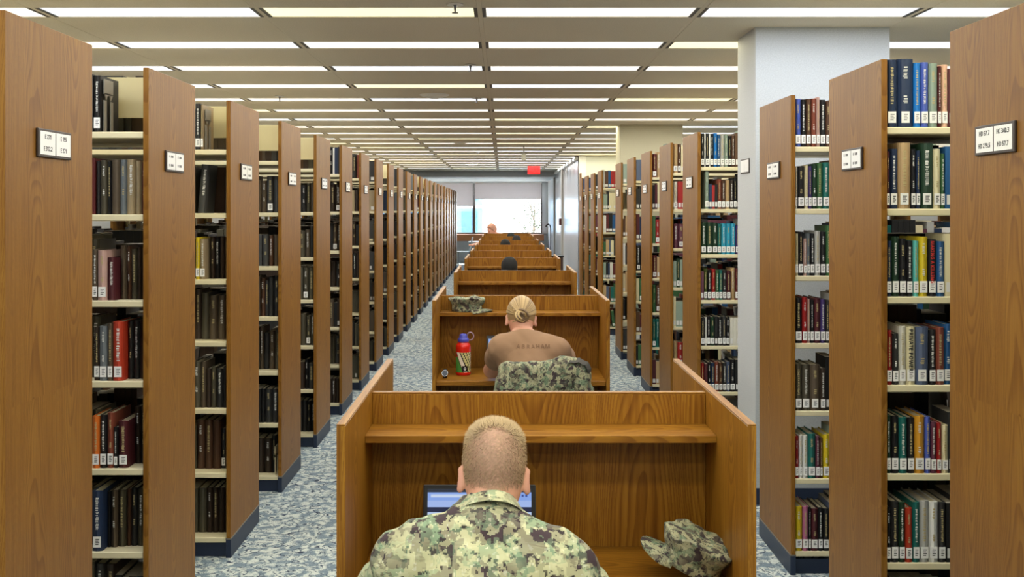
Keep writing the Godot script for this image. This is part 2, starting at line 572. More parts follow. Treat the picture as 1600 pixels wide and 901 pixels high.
func make_range(side: int, ordinal: int, zn: float, cards: Array) -> void:
	var where := "left" if side < 0 else "right"
	var fx := LF if side < 0 else RF
	var t := thing("book_range", "oak-ended steel book range, %s from the camera on the %s" % [ORD[ordinal], where], "bookcase", P(side * fx, 0, zn), 0.0, "double-sided book ranges on the %s of the aisle" % where)
	var s := float(side)
	var mid := -RW * 0.5
	var length := 2.0
	for e in [0.0, length - 0.022]:
		part(t, "end_panel", bx(Vector3(0.022, 2.23, RW), 0.0015, 1, ordinal % 5), M.oak_panel, Vector3(s * (e + 0.011), 1.215, mid))
		part(t, "base_trim", bx(Vector3(0.026, 0.094, RW + 0.002), 0.001), M.navy_base, Vector3(s * (e + 0.011), 0.047, mid))
		part(t, "base_bead", bx(Vector3(0.028, 0.006, RW + 0.004)), M.base_bead, Vector3(s * (e + 0.011), 0.097, mid))
	var bay := (length - 0.044) / 2.0
	for k in 2:
		var cx := s * (0.022 + bay * (k + 0.5))
		for f in 2:
			var zc := -0.012 - 0.145 if f == 0 else -RW + 0.012 + 0.145
			for lv in 7:
				part(t, "shelf", bx(Vector3(bay - 0.004, 0.026, 0.29), 0.003), M.steel_cream, Vector3(cx, level_y(lv, side) - 0.013, zc))
			part(t, "kick_plate", bx(Vector3(bay - 0.004, 0.07, 0.012)), M.navy_base, Vector3(cx, 0.037, -0.03 if f == 0 else -RW + 0.03))
		if side < 0:
			part(t, "back_panel", bx(Vector3(bay - 0.06, 0.17, 0.006), 0.001), M.steel_back, Vector3(cx, 2.245, mid))
	for k in 3:
		part(t, "upright", bx(Vector3(0.03, 2.2, 0.03), 0.002), M.steel_cream, Vector3(s * (0.04 + (length - 0.08) * k * 0.5), 1.1, mid))
	var fr := part(t, "sign_frame", bx(Vector3(0.008, 0.086, 0.25), 0.002), M.sign_frame, Vector3(-s * 0.004, 1.975, mid))
	for k in 2:
		var cz := 0.058 - 0.116 * k
		part(fr, "card", bx(Vector3(0.002, 0.07, 0.108)), M.card, Vector3(-s * 0.0045, 0, cz))
		if cards.is_empty():
			var pr := part(fr, "print", blurred_print(), M.ink, Vector3(-s * 0.0057, 0, cz), Vector3(0, -s * PI / 2, 0))
			pr.set_meta("kind", "stuff")
		elif cards.size() > k * 2:
			for j in 2:
				var txt := lettering(cards[k * 2 + j], 0.019, 0.0006)
				part(fr, "lettering", txt, M.ink, Vector3(-s * 0.0057, 0.019 - 0.036 * j, cz), Vector3(0, -s * PI / 2, 0))
	ranges.append({"side": side, "ord": ordinal, "z": zn, "fx": fx + 0.022, "limit": 99.0})

func blurred_print() -> ArrayMesh:      # two lines of call numbers too small to read
	if not cache.has("print"):
		var mb := MB.new()
		for j in 2:
			for k in 5:
				if k == 1: continue
				mb.box(Vector3(-0.026 + 0.011 * k, 0.019 - 0.036 * j, 0), Vector3(0.006 + 0.002 * ((k + j) % 2), 0.01, 0.0006))
		cache["print"] = mb.mesh()
	return cache["print"]

func book(rg: Dictionary, face: int, lv: int, order: int, x: float, w: float, h: float, d: float, tone: String, lab: bool, setback: float, lean := 0.0, text := "") -> void:
	var s: int = rg.side
	var zs: float = rg.z + 0.012 + setback if face == 0 else rg.z + RW - 0.012 - setback
	books.append({"rg": rg, "face": face, "lv": lv, "n": order, "x": s * (rg.fx + x + w * 0.5), "y": level_y(lv, s), "z": zs, "w": w, "h": h, "d": d, "tone": tone, "lab": lab, "lean": lean * s, "text": text, "turn": face == 1})

# specs: "tone width height [setback] [*no label]" separated by ;
func fill(rg: Dictionary, face: int, lv: int, specs: String, pal: Array, stop: float, setback: float, labels: float, x0 := 0.004) -> void:
	var x := x0
	var n := 0
	var row_h := rng.randf_range(0.205, 0.245)
	if specs != "":
		for q in specs.split(";"):
			var a := q.strip_edges().split(":")
			var w := float(a[1]) / 1000.0
			if a[0] == "gap":
				x += w
				continue
			var sb := float(a[3]) / 1000.0 if a.size() > 3 and a[3] != "" else setback
			var text := a[4] if a.size() > 4 else ""
			book(rg, face, lv, n, x, w - 0.001, float(a[2]) / 1000.0, minf(0.2, 0.285 - sb), a[0], text != "-" and (rg.side > 0 or sb < 0.021), sb, 0.0, text if text != "-" else "")
			x += w
			n += 1
	while x < stop:
		var w := rng.randf_range(0.022, 0.05)
		var h := row_h + rng.randf_range(-0.02, 0.03)
		var tone: String = pal[rng.randi() % pal.size()]
		if rng.randf() < 0.035:
			x += rng.randf_range(0.03, 0.1)
			var an := rng.randf_range(0.08, 0.2)
			var foot := h * sin(an)
			if x + w + foot < stop:
				book(rg, face, lv, n, x + foot, w, h, rng.randf_range(0.15, 0.2), tone, rng.randf() < labels, setback, an)
				x += foot + w * cos(an) + w * 0.3 + 0.012
				n += 1
			continue
		if rng.randf() < 0.25:      # a run of alike volumes
			for k in rng.randi_range(2, 5):
				if x + w > stop: break
				book(rg, face, lv, n, x, w - 0.0012, h, 0.19, tone, rng.randf() < labels, setback)
				x += w
				n += 1
			continue
		if x + w > stop: break
		book(rg, face, lv, n, x, w - 0.0012, h, rng.randf_range(0.15, 0.2), tone, rng.randf() < labels, setback + rng.randf_range(0.0, 0.012))
		x += w
		n += 1

func unit_cover() -> ArrayMesh:
	var mb := MB.new()
	# two boards and a rounded spine, open at top where the pages show
	mb.box(Vector3(-0.46, 0.5, -0.52), Vector3(0.08, 1.0, 0.96))
	mb.box(Vector3(0.46, 0.5, -0.52), Vector3(0.08, 1.0, 0.96))
	var prev := []
	var segs := 6
	for i in segs:
		var a0 := PI * i / segs
		var a1 := PI * (i + 1) / segs
		var p0 := Vector3(-0.5 * cos(a0), 0, -0.035 + 0.035 * sin(a0))
		var p1 := Vector3(-0.5 * cos(a1), 0, -0.035 + 0.035 * sin(a1))
		var nr := Vector3(-cos((a0 + a1) * 0.5) * 0.5, 0, sin((a0 + a1) * 0.5)).normalized()
		mb.face([p0, p1, p1 + Vector3.UP, p0 + Vector3.UP], nr)
		prev.append(p0)
	prev.append(Vector3(0.5, 0, -0.035))
	for y in [0.0, 1.0]:
		var ring := []
		for p in prev: ring.append(p + Vector3(0, y, 0))
		mb.face(ring, Vector3.UP if y > 0.5 else Vector3.DOWN)
	mb.box(Vector3(0, 0.5, -0.05), Vector3(0.98, 1.0, 0.03))
	return mb.mesh()

func unit_title(kind: int) -> ArrayMesh:
	var mb := MB.new()
	var r := RandomNumberGenerator.new()
	r.seed = 100 + kind
	var y := 0.88
	while y > 0.34:
		var l := r.randf_range(0.006, 0.02)
		var w := r.randf_range(0.2, 0.3)
		if kind % 3 == 2 and y < 0.7 and y > 0.5:
			y -= 0.06
			continue
		mb.box(Vector3(r.randf_range(-0.03, 0.03), y, 0.002), Vector3(w, l, 0.004))
		y -= l + r.randf_range(0.006, 0.02)
	return mb.mesh()

func make_books() -> void:
	var cover := unit_cover()
	var pages := bx(Vector3(0.84, 0.97, 0.9))
	var lb := MB.new()
	lb.box(Vector3(0, 0.5, 0.0), Vector3(1, 1, 1))
	var label_mesh := lb.mesh()
	var mk := MB.new()
	for k in 4: mk.box(Vector3(0.05 - 0.06 * (k % 2), 0.75 - 0.16 * k, 0.52), Vector3(0.5 - 0.1 * (k % 2), 0.07, 0.1))
	var marks := mk.mesh()
	var titles := []
	for k in 6: titles.append(unit_title(k))
	var seen := []
	for i in books.size():
		var b: Dictionary = books[i]
		b.score = 0.0
		if b.face == 0 and absf(b.x) < b.rg.limit * b.z and b.y + b.h > EYE - 560.0 * b.z / F:
			b.score = b.w * b.h / (b.z * b.z)
			seen.append(b)
	seen.sort_custom(func(p, q): return p.score > q.score)
	var chosen := {}
	for b in seen.slice(0, 300): chosen[b] = true
	var heap := MB.new()
	var kinds := 0
	for b in books:
		var bas := Basis.IDENTITY
		if b.turn: bas = Basis(Vector3.UP, PI)
		if b.lean != 0.0: bas = Basis(Vector3.BACK, b.lean) * bas
		var at := P(b.x, b.y + 0.0005 + absf(sin(b.lean)) * b.w * 0.5, b.z)
		var size := Vector3(b.w, b.h, b.d)
		if not b.has("score") or b.score <= 0.0 or not is_chosen(chosen, b):
			heap.col = TONES[b.tone].srgb_to_linear()
			heap_box(heap, at, size, bas)
			if b.lab:
				heap.col = Color(0.72, 0.72, 0.7)
				heap_quad(heap, at + bas * Vector3(0, 0.016, 0.0006), b.w * 0.78, 0.036, bas)
			continue
		kinds += 1
		var rg: Dictionary = b.rg
		var words := "%s book, %s from the aisle end, %s, %s range on %s" % [b.tone, ORD[mini(b.n, 26)], "top shelf" if b.lv == 6 else ORD[6 - b.lv] + " shelf down", ORD[rg.ord], "left" if rg.side < 0 else "right"]
		var o := thing("book", words, "book", at, 0.0, "books standing on the shelves")
		o.basis = bas
		var c := part(o, "cover", cover, mat("cloth " + b.tone, TONES[b.tone], 0.55))
		c.scale = size
		var pg := part(o, "pages", pages, M.pages, Vector3(0, b.h * 0.495, -b.d * 0.5))
		pg.scale = size
		if b.lab:
			var lh := minf(0.042, b.h * 0.2)
			var l := part(o, "spine_label", label_mesh, M.card, Vector3(0, 0.008 + b.h * 0.03, 0.0))
			l.scale = Vector3(minf(b.w * 0.82, 0.03), lh, 0.0016)
			part(l, "print", marks, M.ink)
		if b.text != "":
			var tm := lettering(b.text, minf(b.w * 0.62, b.h * 0.62 / maxf(b.text.length() * 0.48, 1.0)), 0.0008)
			part(o, "title", tm, mat("red_print", Color(0.78, 0.2, 0.18), 0.6) if b.tone == "black" else M.ink, Vector3(0, b.h * 0.6, 0.0008), Vector3(0, 0, -PI / 2))
		elif kinds % 3 != 0 or b.lab:
			var tt := part(o, "title", titles[kinds % 6], M.gilt if kinds % 2 or b.tone in ["off-white", "white", "cream", "light grey", "peach"] else M.title_white, Vector3.ZERO)
			tt.scale = size * Vector3(1, 1, 1)
	var o := part(self, "shelved_books", heap.mesh(), M.painted)
	tag(o, "remaining rows of mixed books filling the ranges further from the camera", "books", "", "stuff")
	print("books ", books.size(), " seen ", seen.size(), " single ", kinds)

func is_chosen(chosen: Dictionary, b: Dictionary) -> bool:
	return chosen.has(b)

func heap_box(mb: MB, at: Vector3, size: Vector3, bas: Basis) -> void:
	var s := mb.v.size()
	var x := bas.x * size.x * 0.5
	var y := bas.y * size.y
	var z := -bas.z * size.z
	var tint := mb.col
	var pale := Color(0.42, 0.38, 0.30)
	# front, left, right, top, back
	for f in [[at - x, at + x, at + x + y, at - x + y, bas.z, tint], [at - x + z, at - x, at - x + y, at - x + y + z, -bas.x, tint], [at + x, at + x + z, at + x + z + y, at + x + y, bas.x, tint], [at - x + y, at + x + y, at + x + y + z, at - x + y + z, bas.y, pale], [at + x + z, at - x + z, at - x + z + y, at + x + z + y, -bas.z, tint]]:
		for k in 4:
			mb.v.append(f[k]); mb.n.append(f[4]); mb.uv.append(Vector2.ZERO); mb.c.append(f[5])
		mb.idx.append_array(PackedInt32Array([s, s + 2, s + 1, s, s + 3, s + 2]))
		s += 4

func heap_quad(mb: MB, at: Vector3, w: float, h: float, bas: Basis) -> void:
	var s := mb.v.size()
	for k in [[-0.5, 0], [0.5, 0], [0.5, 1], [-0.5, 1]]:
		mb.v.append(at + bas.x * w * k[0] + bas.y * h * k[1]); mb.n.append(bas.z); mb.uv.append(Vector2.ZERO); mb.c.append(mb.col)
	mb.idx.append_array(PackedInt32Array([s, s + 2, s + 1, s, s + 3, s + 2]))

func stock_ranges() -> void:
	var dull := ["dark brown", "charcoal", "olive grey", "grey-brown", "dark grey", "dark brown", "black", "brown", "olive grey", "charcoal"]
	var dull_some := dull + ["navy blue", "maroon", "dark green", "blue-grey", "beige", "rust brown"]
	var mixed := ["black", "charcoal", "navy blue", "dark green", "maroon", "teal", "red", "off-white", "light grey", "cream", "black", "slate blue", "plum", "blue", "grey-green", "brown", "tan", "green", "black", "dark red", "white", "charcoal"]
	var hero := {
		"R1": ["charcoal:30:210;black:28:215", "black:17:205;charcoal:29:225;dark green:24:222;red-orange:27:200;teal:27:222;light grey:34:228;white:34:224;charcoal:29:222;black:30:220", "dark green:17:215;black:29:212;teal:31:206;black:27:206;amber:38:212;cobalt blue:22:208;plum:22:190;red:19:186;cream:24:178", "red:22:200;charcoal:24:190;off-white:27:217::;cream:34:215::PRIVATE POWER;slate blue:50:214;black:27:204;rust brown:31:212", "navy blue:20:205;dark green:27:222;black:27:214;black:24:206;turquoise:22:206;yellow:34:221;black:31:212::MAKING A KILLING;blue:31:204", "maroon:13:212;navy blue:29:222;tan:48:245;black:19:222;navy blue:17:215;dark green:48:243;cream:27:222;green:16:205", "navy blue:40:250;navy blue:60:252;bright blue:27:238;cobalt blue:29:240;grey-green:34:236;dark red:14:226;peach:24:232"],
		"R2": ["yellow:36:215;pink:29:216;black:13:212;maroon:34:204;black:24:210;black:30:205", "red:18:205;white:19:210;white:25:208;teal:38:216;plum:21:205;brown:14:196;yellow:36:212", "olive grey:34:225;olive grey:38:224;grey-brown:50:222;dark brown:28:205", "black:34:220;red:27:222;pale pink:12:214;black:19:210;maroon:31:218;purple:25:212;charcoal:20:208", "cream:16:205;black:25:214;pale pink:16:180;blue-grey:16:205;black:22:205;light grey:28:218;black:27:214;green:25:245", "off-white:12:205;black:34:208;cream:18:212;purple:18:208;dark green:24:218;green:28:224;teal:34:226", "cobalt blue:28:232;black:25:230;brown:25:232;rust brown:25:234;pale pink:18:240;black:28:228;brown:24:222"],
		"R3": ["black:40:200", "red:26:205;maroon:22:200;black:26:210;navy blue:26:205;rust brown:30:212;brown:28:206;charcoal:28:205;slate blue:24:214", "charcoal:30:200;light grey:14:205;black:26:210;dark green:30:205;black:22:210;black:34:205;dark grey:24:212;black:30:204", "plum:22:205;olive green:26:225;black:30:215;red:28:222;green:26:212;teal:24:214;charcoal:30:214;maroon:30:208", "dark green:42:228;dark green:42:228;dark green:38:226;teal:26:215;cyan:34:220;cyan:34:220;cyan:34:220;purple:26:206", "gap:30;grey-green:28:270;navy blue:22:180;red:20:172;black:20:176;rust brown:30:214;brown:28:206;tan:30:208;dark brown:28:204", "charcoal:26:240;white:8:238;charcoal:26:240;white:8:238;black:24:238;bright blue:26:242;blue:22:230;light grey:30:228;grey-green:26:232;black:24:222;brown:26:226"],
		"L1": ["dark brown:30:200;charcoal:26:205;grey-brown:30:205;dark brown:26:200;black:30:210", "dark brown:22:228:80;olive grey:28:226:80;charcoal:26:230:80;brown:18:226:80;olive grey:30:224:70;grey-brown:26:226:60;black:14:222:60;navy blue:42:236:10", "charcoal:18:226:90:-;dark grey:22:228:90:-;dark brown:24:226:90:-;maroon:40:184:14;black:16:160:10;rust brown:27:216:12;black:28:208:10;orange:30:204:8", "dark brown:34:236:60:-;charcoal:26:232:60:-;charcoal:22:230:60:-;red-orange:42:232:10;grey-brown:22:226:12;blue-grey:32:215:12;dark brown:24:210:20", "grey-brown:24:205:60:-;dark brown:20:206:60:-;olive grey:24:200:60:-;brown:18:212:60:-;grey-brown:26:214:60:-;maroon:34:168:12:-;pale pink:36:196:6;grey-brown:24:200:10", "maroon:16:206:30:-;beige:24:212:30:-;beige:36:218:30:-;blue-grey:26:216:30:-;grey-brown:34:216:30:-;black:16:210:30:-;olive grey:28:214:30:-;charcoal:18:210:30:-;dark red:34:222:24:-", "gap:172;black:30:222:14;charcoal:34:226:14;dark brown:36:224:14"],
		"L2": ["", "", "", "", "grey-brown:24:212:70:-;dark brown:26:214:70:-;black:26:212:70:-;dark brown:26:216:70:-;gap:8;beige:28:206:10;yellow:22:214:10", "", "gap:120;beige:14:230:10;charcoal:28:236:10;white:26:210:10"],
		"L3": ["gap:34", "", "", "", "", "", "gap:300"], "L4": ["", "", "", "", "", "", "gap:300"], "L5": ["", "", "", "", "", "", "charcoal:26:240;navy blue:28:236;white:16:230;black:30:238;charcoal:30:232"], "L8": ["", "", "", "", "", "", "gap:300"]}
	for rg in ranges:
		var key := "%s%d" % ["L" if rg.side < 0 else "R", rg.ord]
		for lv in 7:
			var spec := ""
			if hero.has(key): spec = hero[key][lv]
			if rg.side < 0:
				fill(rg, 0, lv, spec, dull if lv < 5 or rg.ord < 5 else dull_some, 1.9, 0.03 + (0.06 if spec != "" or rng.randf() < 0.4 else 0.0), 0.06 if rg.ord < 4 else 0.12)
			else:
				fill(rg, 0, lv, spec, mixed, 1.9, 0.004, 0.9)
			if lv == 6 and rg.side < 0:
				fill(rg, 1, lv, "", dull, 0.95, 0.02, 0.1)
			elif rg.ord != 2 or rg.side < 0:
				fill(rg, 1, lv, "", dull if rg.side < 0 or rg.ord < 2 else mixed, 0.95, 0.02, 0.3)

func bookend(rg: Dictionary, lv: int, x: float, label: String, col: Material, h := 0.21, foot := true) -> void:
	# a bent steel plate with an arched opening, its foot under the books
	var mb := MB.new()
	var w := 0.10
	var th := 0.003
	for sgn in [-1.0, 1.0]:
		mb.box(Vector3(0, h * 0.3, sgn * w * 0.36), Vector3(th, h * 0.6, w * 0.28))
	mb.box(Vector3(0, h * 0.86, 0), Vector3(th, h * 0.28, w))
	var n := 8
	for i in n:
		var a0 := PI * i / n
		var a1 := PI * (i + 1) / n
		var r := w * 0.22
		for e in [-th * 0.5, th * 0.5]:
			mb.face([Vector3(e, h * 0.6 + r * sin(a0), r * cos(a0)), Vector3(e, h * 0.6 + r * sin(a1), r * cos(a1)), Vector3(e, h * 0.74, w * 0.5 * cos(a1)), Vector3(e, h * 0.74, w * 0.5 * cos(a0))], Vector3(signf(e), 0, 0))
	if foot: mb.box(Vector3(-rg.side * 0.04, 0.001, 0), Vector3(0.08, 0.002, w * 0.9))
	single("bookend", mb.mesh(), col, P(rg.side * (rg.fx + x), level_y(lv, rg.side) + 0.0003, rg.z + 0.09), label, "bookend", "steel bookends")

# ---------------------------------------------------------------- carrels and chairs
func make_carrel(ordinal: int, zf: float, label: String) -> void:
	var t := thing("study_carrel", label, "desk", P(CX, 0, zf), 0.0, "oak study carrels in a row down the aisle")
	var hh := EYE - 0.537
	var dp := 1.2
	for s in [-1.0, 1.0]:
		var w := part(t, "side_panel", bx(Vector3(0.022, hh - 0.004, dp), 0.0015, 1, ordinal % 3), M.oak_carrel, Vector3(s * (0.525 - 0.011), (hh - 0.004) * 0.5, -dp * 0.5))
		part(w, "edge_strip", bx(Vector3(0.022, 0.004, dp), 0.001, 2), M.oak_carrel, Vector3(0, hh * 0.5, 0))
	var d := part(t, "divider_panel", bx(Vector3(1.006, hh - 0.025, 0.024), 0.0015, 1, 1 + ordinal % 3), M.oak_carrel, Vector3(0, (hh - 0.025) * 0.5 + 0.006, -0.572))
	part(d, "edge_strip", bx(Vector3(1.006, 0.005, 0.024), 0.001, 0), M.oak_carrel, Vector3(0, (hh - 0.025) * 0.5 + 0.0025, 0))
	for f in 2:
		var dz := -0.29 if f == 0 else -0.84
		part(t, "desk_top", bx(Vector3(1.006, 0.03, 0.54 if f == 0 else 0.5), 0.003, 0, 2), M.oak_carrel, Vector3(0, 0.745, dz))
		part(t, "book_shelf", bx(Vector3(1.006, 0.022, 0.17), 0.0015, 0, 3), M.oak_carrel, Vector3(0, 1.118, -0.475 if f == 0 else -0.67))
	part(t, "apron", bx(Vector3(1.006, 0.08, 0.018), 0.001, 0), M.oak_carrel, Vector3(0, 0.69, -0.5))

func make_chair(at: Vector3, label: String) -> Node3D:
	var t := thing("wooden_chair", label, "chair", at, 0.0, "wooden chairs pulled up to the carrels")
	for sx in [-1.0, 1.0]:
		part(t, "leg", bx(Vector3(0.034, 0.43, 0.034), 0.004), M.chair_wood, Vector3(sx * 0.19, 0.215, -0.40))
		var mb := MB.new()
		mb.tube([Vector3(sx * 0.19, 0.0, 0.03), Vector3(sx * 0.19, 0.43, 0.0), Vector3(sx * 0.19, 0.93, 0.035)], 0.018, 0.015, 8)
		part(t, "leg", mb.mesh(), M.chair_wood)
		part(t, "stretcher", bx(Vector3(0.02, 0.03, 0.37), 0.003), M.chair_wood, Vector3(sx * 0.19, 0.2, -0.2))
	part(t, "seat", bx(Vector3(0.43, 0.03, 0.44), 0.008, 2), M.chair_wood, Vector3(0, 0.445, -0.21))
	part(t, "back_rail", bx(Vector3(0.37, 0.1, 0.018), 0.004, 0), M.chair_wood, Vector3(0, 0.87, 0.028))
	part(t, "back_rail", bx(Vector3(0.37, 0.06, 0.018), 0.004, 0), M.chair_wood, Vector3(0, 0.62, 0.012))
	for k in 4:
		part(t, "back_slat", bx(Vector3(0.025, 0.18, 0.01), 0.002), M.chair_wood, Vector3(-0.12 + 0.08 * k, 0.735, 0.02), Vector3(0.06, 0, 0))
	return t

# ---------------------------------------------------------------- ceiling
func make_ceiling() -> void:
	var c := struct("ceiling", bx(Vector3(9.0, 0.1, 41.0)), M.ceiling_panel, P(-0.05, CEIL + 0.13, 17.5))
	var z0 := 6.06
	var pitch := 1.205
	for i in range(-7, 22):
		var za := z0 + pitch * i + 0.15
		var zb := z0 + pitch * (i + 1) - 0.15
		if zb > 31.45: zb = 31.45
		for k in range(-4, 4):
			var xa := maxf(-0.125 + 1.219 * k + 0.0138, -4.5)
			var xb := minf(-0.125 + 1.219 * (k + 1) - 0.0138, 4.4)
			if xb - xa < 0.1: continue
			part(c, "panel", bx(Vector3(xb - xa, 0.02, zb - za), 0.001), M.ceiling_panel, Vector3((xa + xb) * 0.5 + 0.05, 0.01 - 0.13, 17.5 - (za + zb) * 0.5))
	for k in range(-3, 5):
		part(c, "cross_rail", bx(Vector3(0.026, 0.022, 36.0)), M.ceiling_panel, Vector3(-0.125 + 1.219 * k + 0.05, 0.012 - 0.13, 17.5 - 13.4))

	# recessed fluorescent fittings
	var fr := MB.new()
	for s in [-1.0, 1.0]: fr.box(Vector3(0, 0.02, s * 0.145), Vector3(1.192, 0.04, 0.006))
	var cap_mesh := bx(Vector3(0.02, 0.04, 0.284))
	var frame := fr.mesh()
	var lens := bx(Vector3(1.15, 0.004, 0.283))
	var glows := []
	for g in [["diffuser_neutral", Color(1.0, 0.985, 0.95)], ["diffuser_warm", Color(1.0, 0.97, 0.80)], ["diffuser_cool", Color(0.93, 0.96, 1.0)]]:
		var m := mat(g[0], Color(0.9, 0.9, 0.88), 0.4)
		m.emission_enabled = true
		m.emission = g[1]
		m.emission_energy_multiplier = 1.05
		glows.append([m, g[1]])
	var off := mat("diffuser_off", Color(0.78, 0.78, 0.74), 0.4)
	var r := RandomNumberGenerator.new()
	r.seed = 5
	for i in range(-6, 21):
		for k in range(-3, 3):
			var pick := r.randi() % 5
			var g: Array = glows[0 if pick < 3 else pick - 2]
			if i == 0: g = [glows[0], glows[2], glows[1], glows[0], glows[2], glows[2]][k + 3]
			var lit := i <= 19
			var spot := ("%s %s of the central seam" % [ORD[k if k >= 0 else -1 - k], "right" if k >= 0 else "left"])
			var row: String = "%s row behind the viewer" % ORD[-1 - i] if i < 0 else ORD[i] + " row from front"
			var t := thing("ceiling_light", "fluorescent ceiling light, %s, %s" % [row, spot], "ceiling light", P(-0.125 + 1.219 * (k + 0.5), CEIL, z0 + pitch * i), 0.0, "recessed fluorescent ceiling lights in rows")
			part(t, "frame", frame, M.ceiling_panel)
			for s in [-1.0, 1.0]: part(t, "end_cap", cap_mesh, M.light_frame, Vector3(s * 0.586, 0.02, 0))
			part(t, "diffuser", lens, g[0] if lit else off, Vector3(0, 0.006, 0))
			if lit:
				var l := AreaLight3D.new()
				l.name = "tube_light"
				l.area_size = Vector2(1.12, 0.25)
				l.light_color = g[1]
				l.light_energy = LIGHT
				l.area_range = 45.0
				l.area_attenuation = 2.0
				l.shadow_enabled = true
				l.rotation.x = -PI / 2
				l.position = Vector3(0, 0.002, 0)
				t.add_child(l)

# ---------------------------------------------------------------- people (local axes: feet on y = 0, facing -z)
func hand_mesh() -> MB:      # right hand, palm down, fingers towards -z, thumb on the left; the wrist at the origin
	if cache.has("hand"): return cache["hand"]
	var f := SDF.new(Vector3(-0.08, -0.06, -0.2), Vector3(0.06, 0.04, 0.04), 0.004)
	f.capsule(Vector3(0, 0, 0.03), Vector3(0, 0, -0.02), 0.026, 0.026, 0.01)
	for k in 4: f.capsule(Vector3(-0.006 + k * 0.004, 0, -0.015), Vector3(-0.03 + k * 0.02, 0.004 - absf(k - 1.2) * 0.002, -0.085), 0.016, 0.0125, 0.012)
	var lens := [0.066, 0.076, 0.07, 0.054]
	for k in 4:
		var x := -0.032 + k * 0.0215
		var l: float = lens[k]
		var a := Vector3(x, 0.003, -0.085)
		var b := a + Vector3((k - 1.5) * 0.003, 0.002, -l * 0.45)
		var c := b + Vector3(0, -l * 0.17, -l * 0.25)
		var e := c + Vector3(0, -l * 0.2, -l * 0.1)
		f.capsule(a, b, 0.0095, 0.009, 0.004)
		f.capsule(b, c, 0.009, 0.008, 0.004)
		f.capsule(c, e, 0.008, 0.007, 0.004)
	f.capsule(Vector3(-0.02, -0.004, -0.02), Vector3(-0.046, -0.012, -0.055), 0.015, 0.011, 0.008)
	f.capsule(Vector3(-0.046, -0.012, -0.055), Vector3(-0.052, -0.02, -0.09), 0.0105, 0.008, 0.004)
	var mb := MB.new()
	mb.col = Color(0.60, 0.29, 0.17)
	f.net(mb)
	cache["hand"] = mb
	return mb

func torso(f: SDF, j: Dictionary, g: float) -> void:      # g: how far the cloth stands off the skin
	var k := 0.05
	f.capsule(Vector3(-0.08, 0.57, 0), Vector3(0.08, 0.57, 0), 0.12 + g, 0.12 + g, k)
	var ys: float = (j.sl.y + j.sr.y) * 0.5
	var zs: float = (j.sl.z + j.sr.z) * 0.5
	var sx: float = (j.sr.x - j.sl.x) * 0.5
	var xs: float = (j.sr.x + j.sl.x) * 0.5
	for s in [-1.0, 1.0]:
		f.capsule(Vector3(s * 0.07, 0.6, 0), Vector3(xs + s * (sx - 0.1), ys - 0.10, zs + 0.01), 0.115 + g, j.chest + g, k)
	f.capsule(Vector3(0, 0.62, 0.02), Vector3(xs, ys - 0.06, zs + 0.02), 0.12 + g, 0.1 + g, k)
	f.capsule(j.sl + Vector3(0.05, 0, 0), j.sr - Vector3(0.05, 0, 0), 0.066 + g, 0.066 + g, k)
	for p in [j.sl, j.sr]:
		f.capsule(j.neck + Vector3(0, -0.012, 0.005), p + Vector3(0, 0.004, 0), 0.056 + g, 0.05 + g, k)

func legs(f: SDF, j: Dictionary, g: float) -> void:
	f.capsule(Vector3(-0.08, 0.565, 0), Vector3(0.08, 0.565, 0), 0.112 + g, 0.112 + g, 0.04)
	for s in [-1.0, 1.0]:
		f.capsule(Vector3(s * 0.09, 0.545, -0.02), Vector3(s * 0.12, 0.53, -0.42), 0.085 + g, 0.062 + g, 0.03)
		f.capsule(Vector3(s * 0.12, 0.53, -0.42), Vector3(s * 0.12, 0.11, -0.38), 0.06 + g, 0.042 + g, 0.03)

func arms(f: SDF, j: Dictionary, g: float, sleeve: float) -> void:      # sleeve: 0.6 ends above the elbow, 2 at the wrist
	for s in ["l", "r"]:
		var sh: Vector3 = j["s" + s]
		var el: Vector3 = j["e" + s]
		var wr: Vector3 = j["w" + s]
		if sleeve < 1.0:
			f.capsule(sh, sh.lerp(el, sleeve), 0.056 + g, 0.05 + g * 1.7, 0.035)
		else:
			f.capsule(sh, el, 0.057 + g, 0.045 + g, 0.035)
			f.capsule(el, el.lerp(wr, minf(sleeve - 1.0, 1.0)), 0.044 + g, 0.028 + g, 0.02)

func skull(f: SDF, c: Vector3, b: Basis, g: float) -> void:
	f.ellip(c + b * Vector3(0, 0.03, 0.012), Vector3(0.076 + g, 0.094 + g, 0.097 + g), b, 0.02)
	f.ellip(c + b * Vector3(0, -0.005, 0.03), Vector3(0.068 + g, 0.075 + g, 0.075 + g), b, 0.03)
	f.ellip(c + b * Vector3(0, 0.06, -0.005), Vector3(0.068 + g, 0.062 + g, 0.08 + g), b, 0.03)

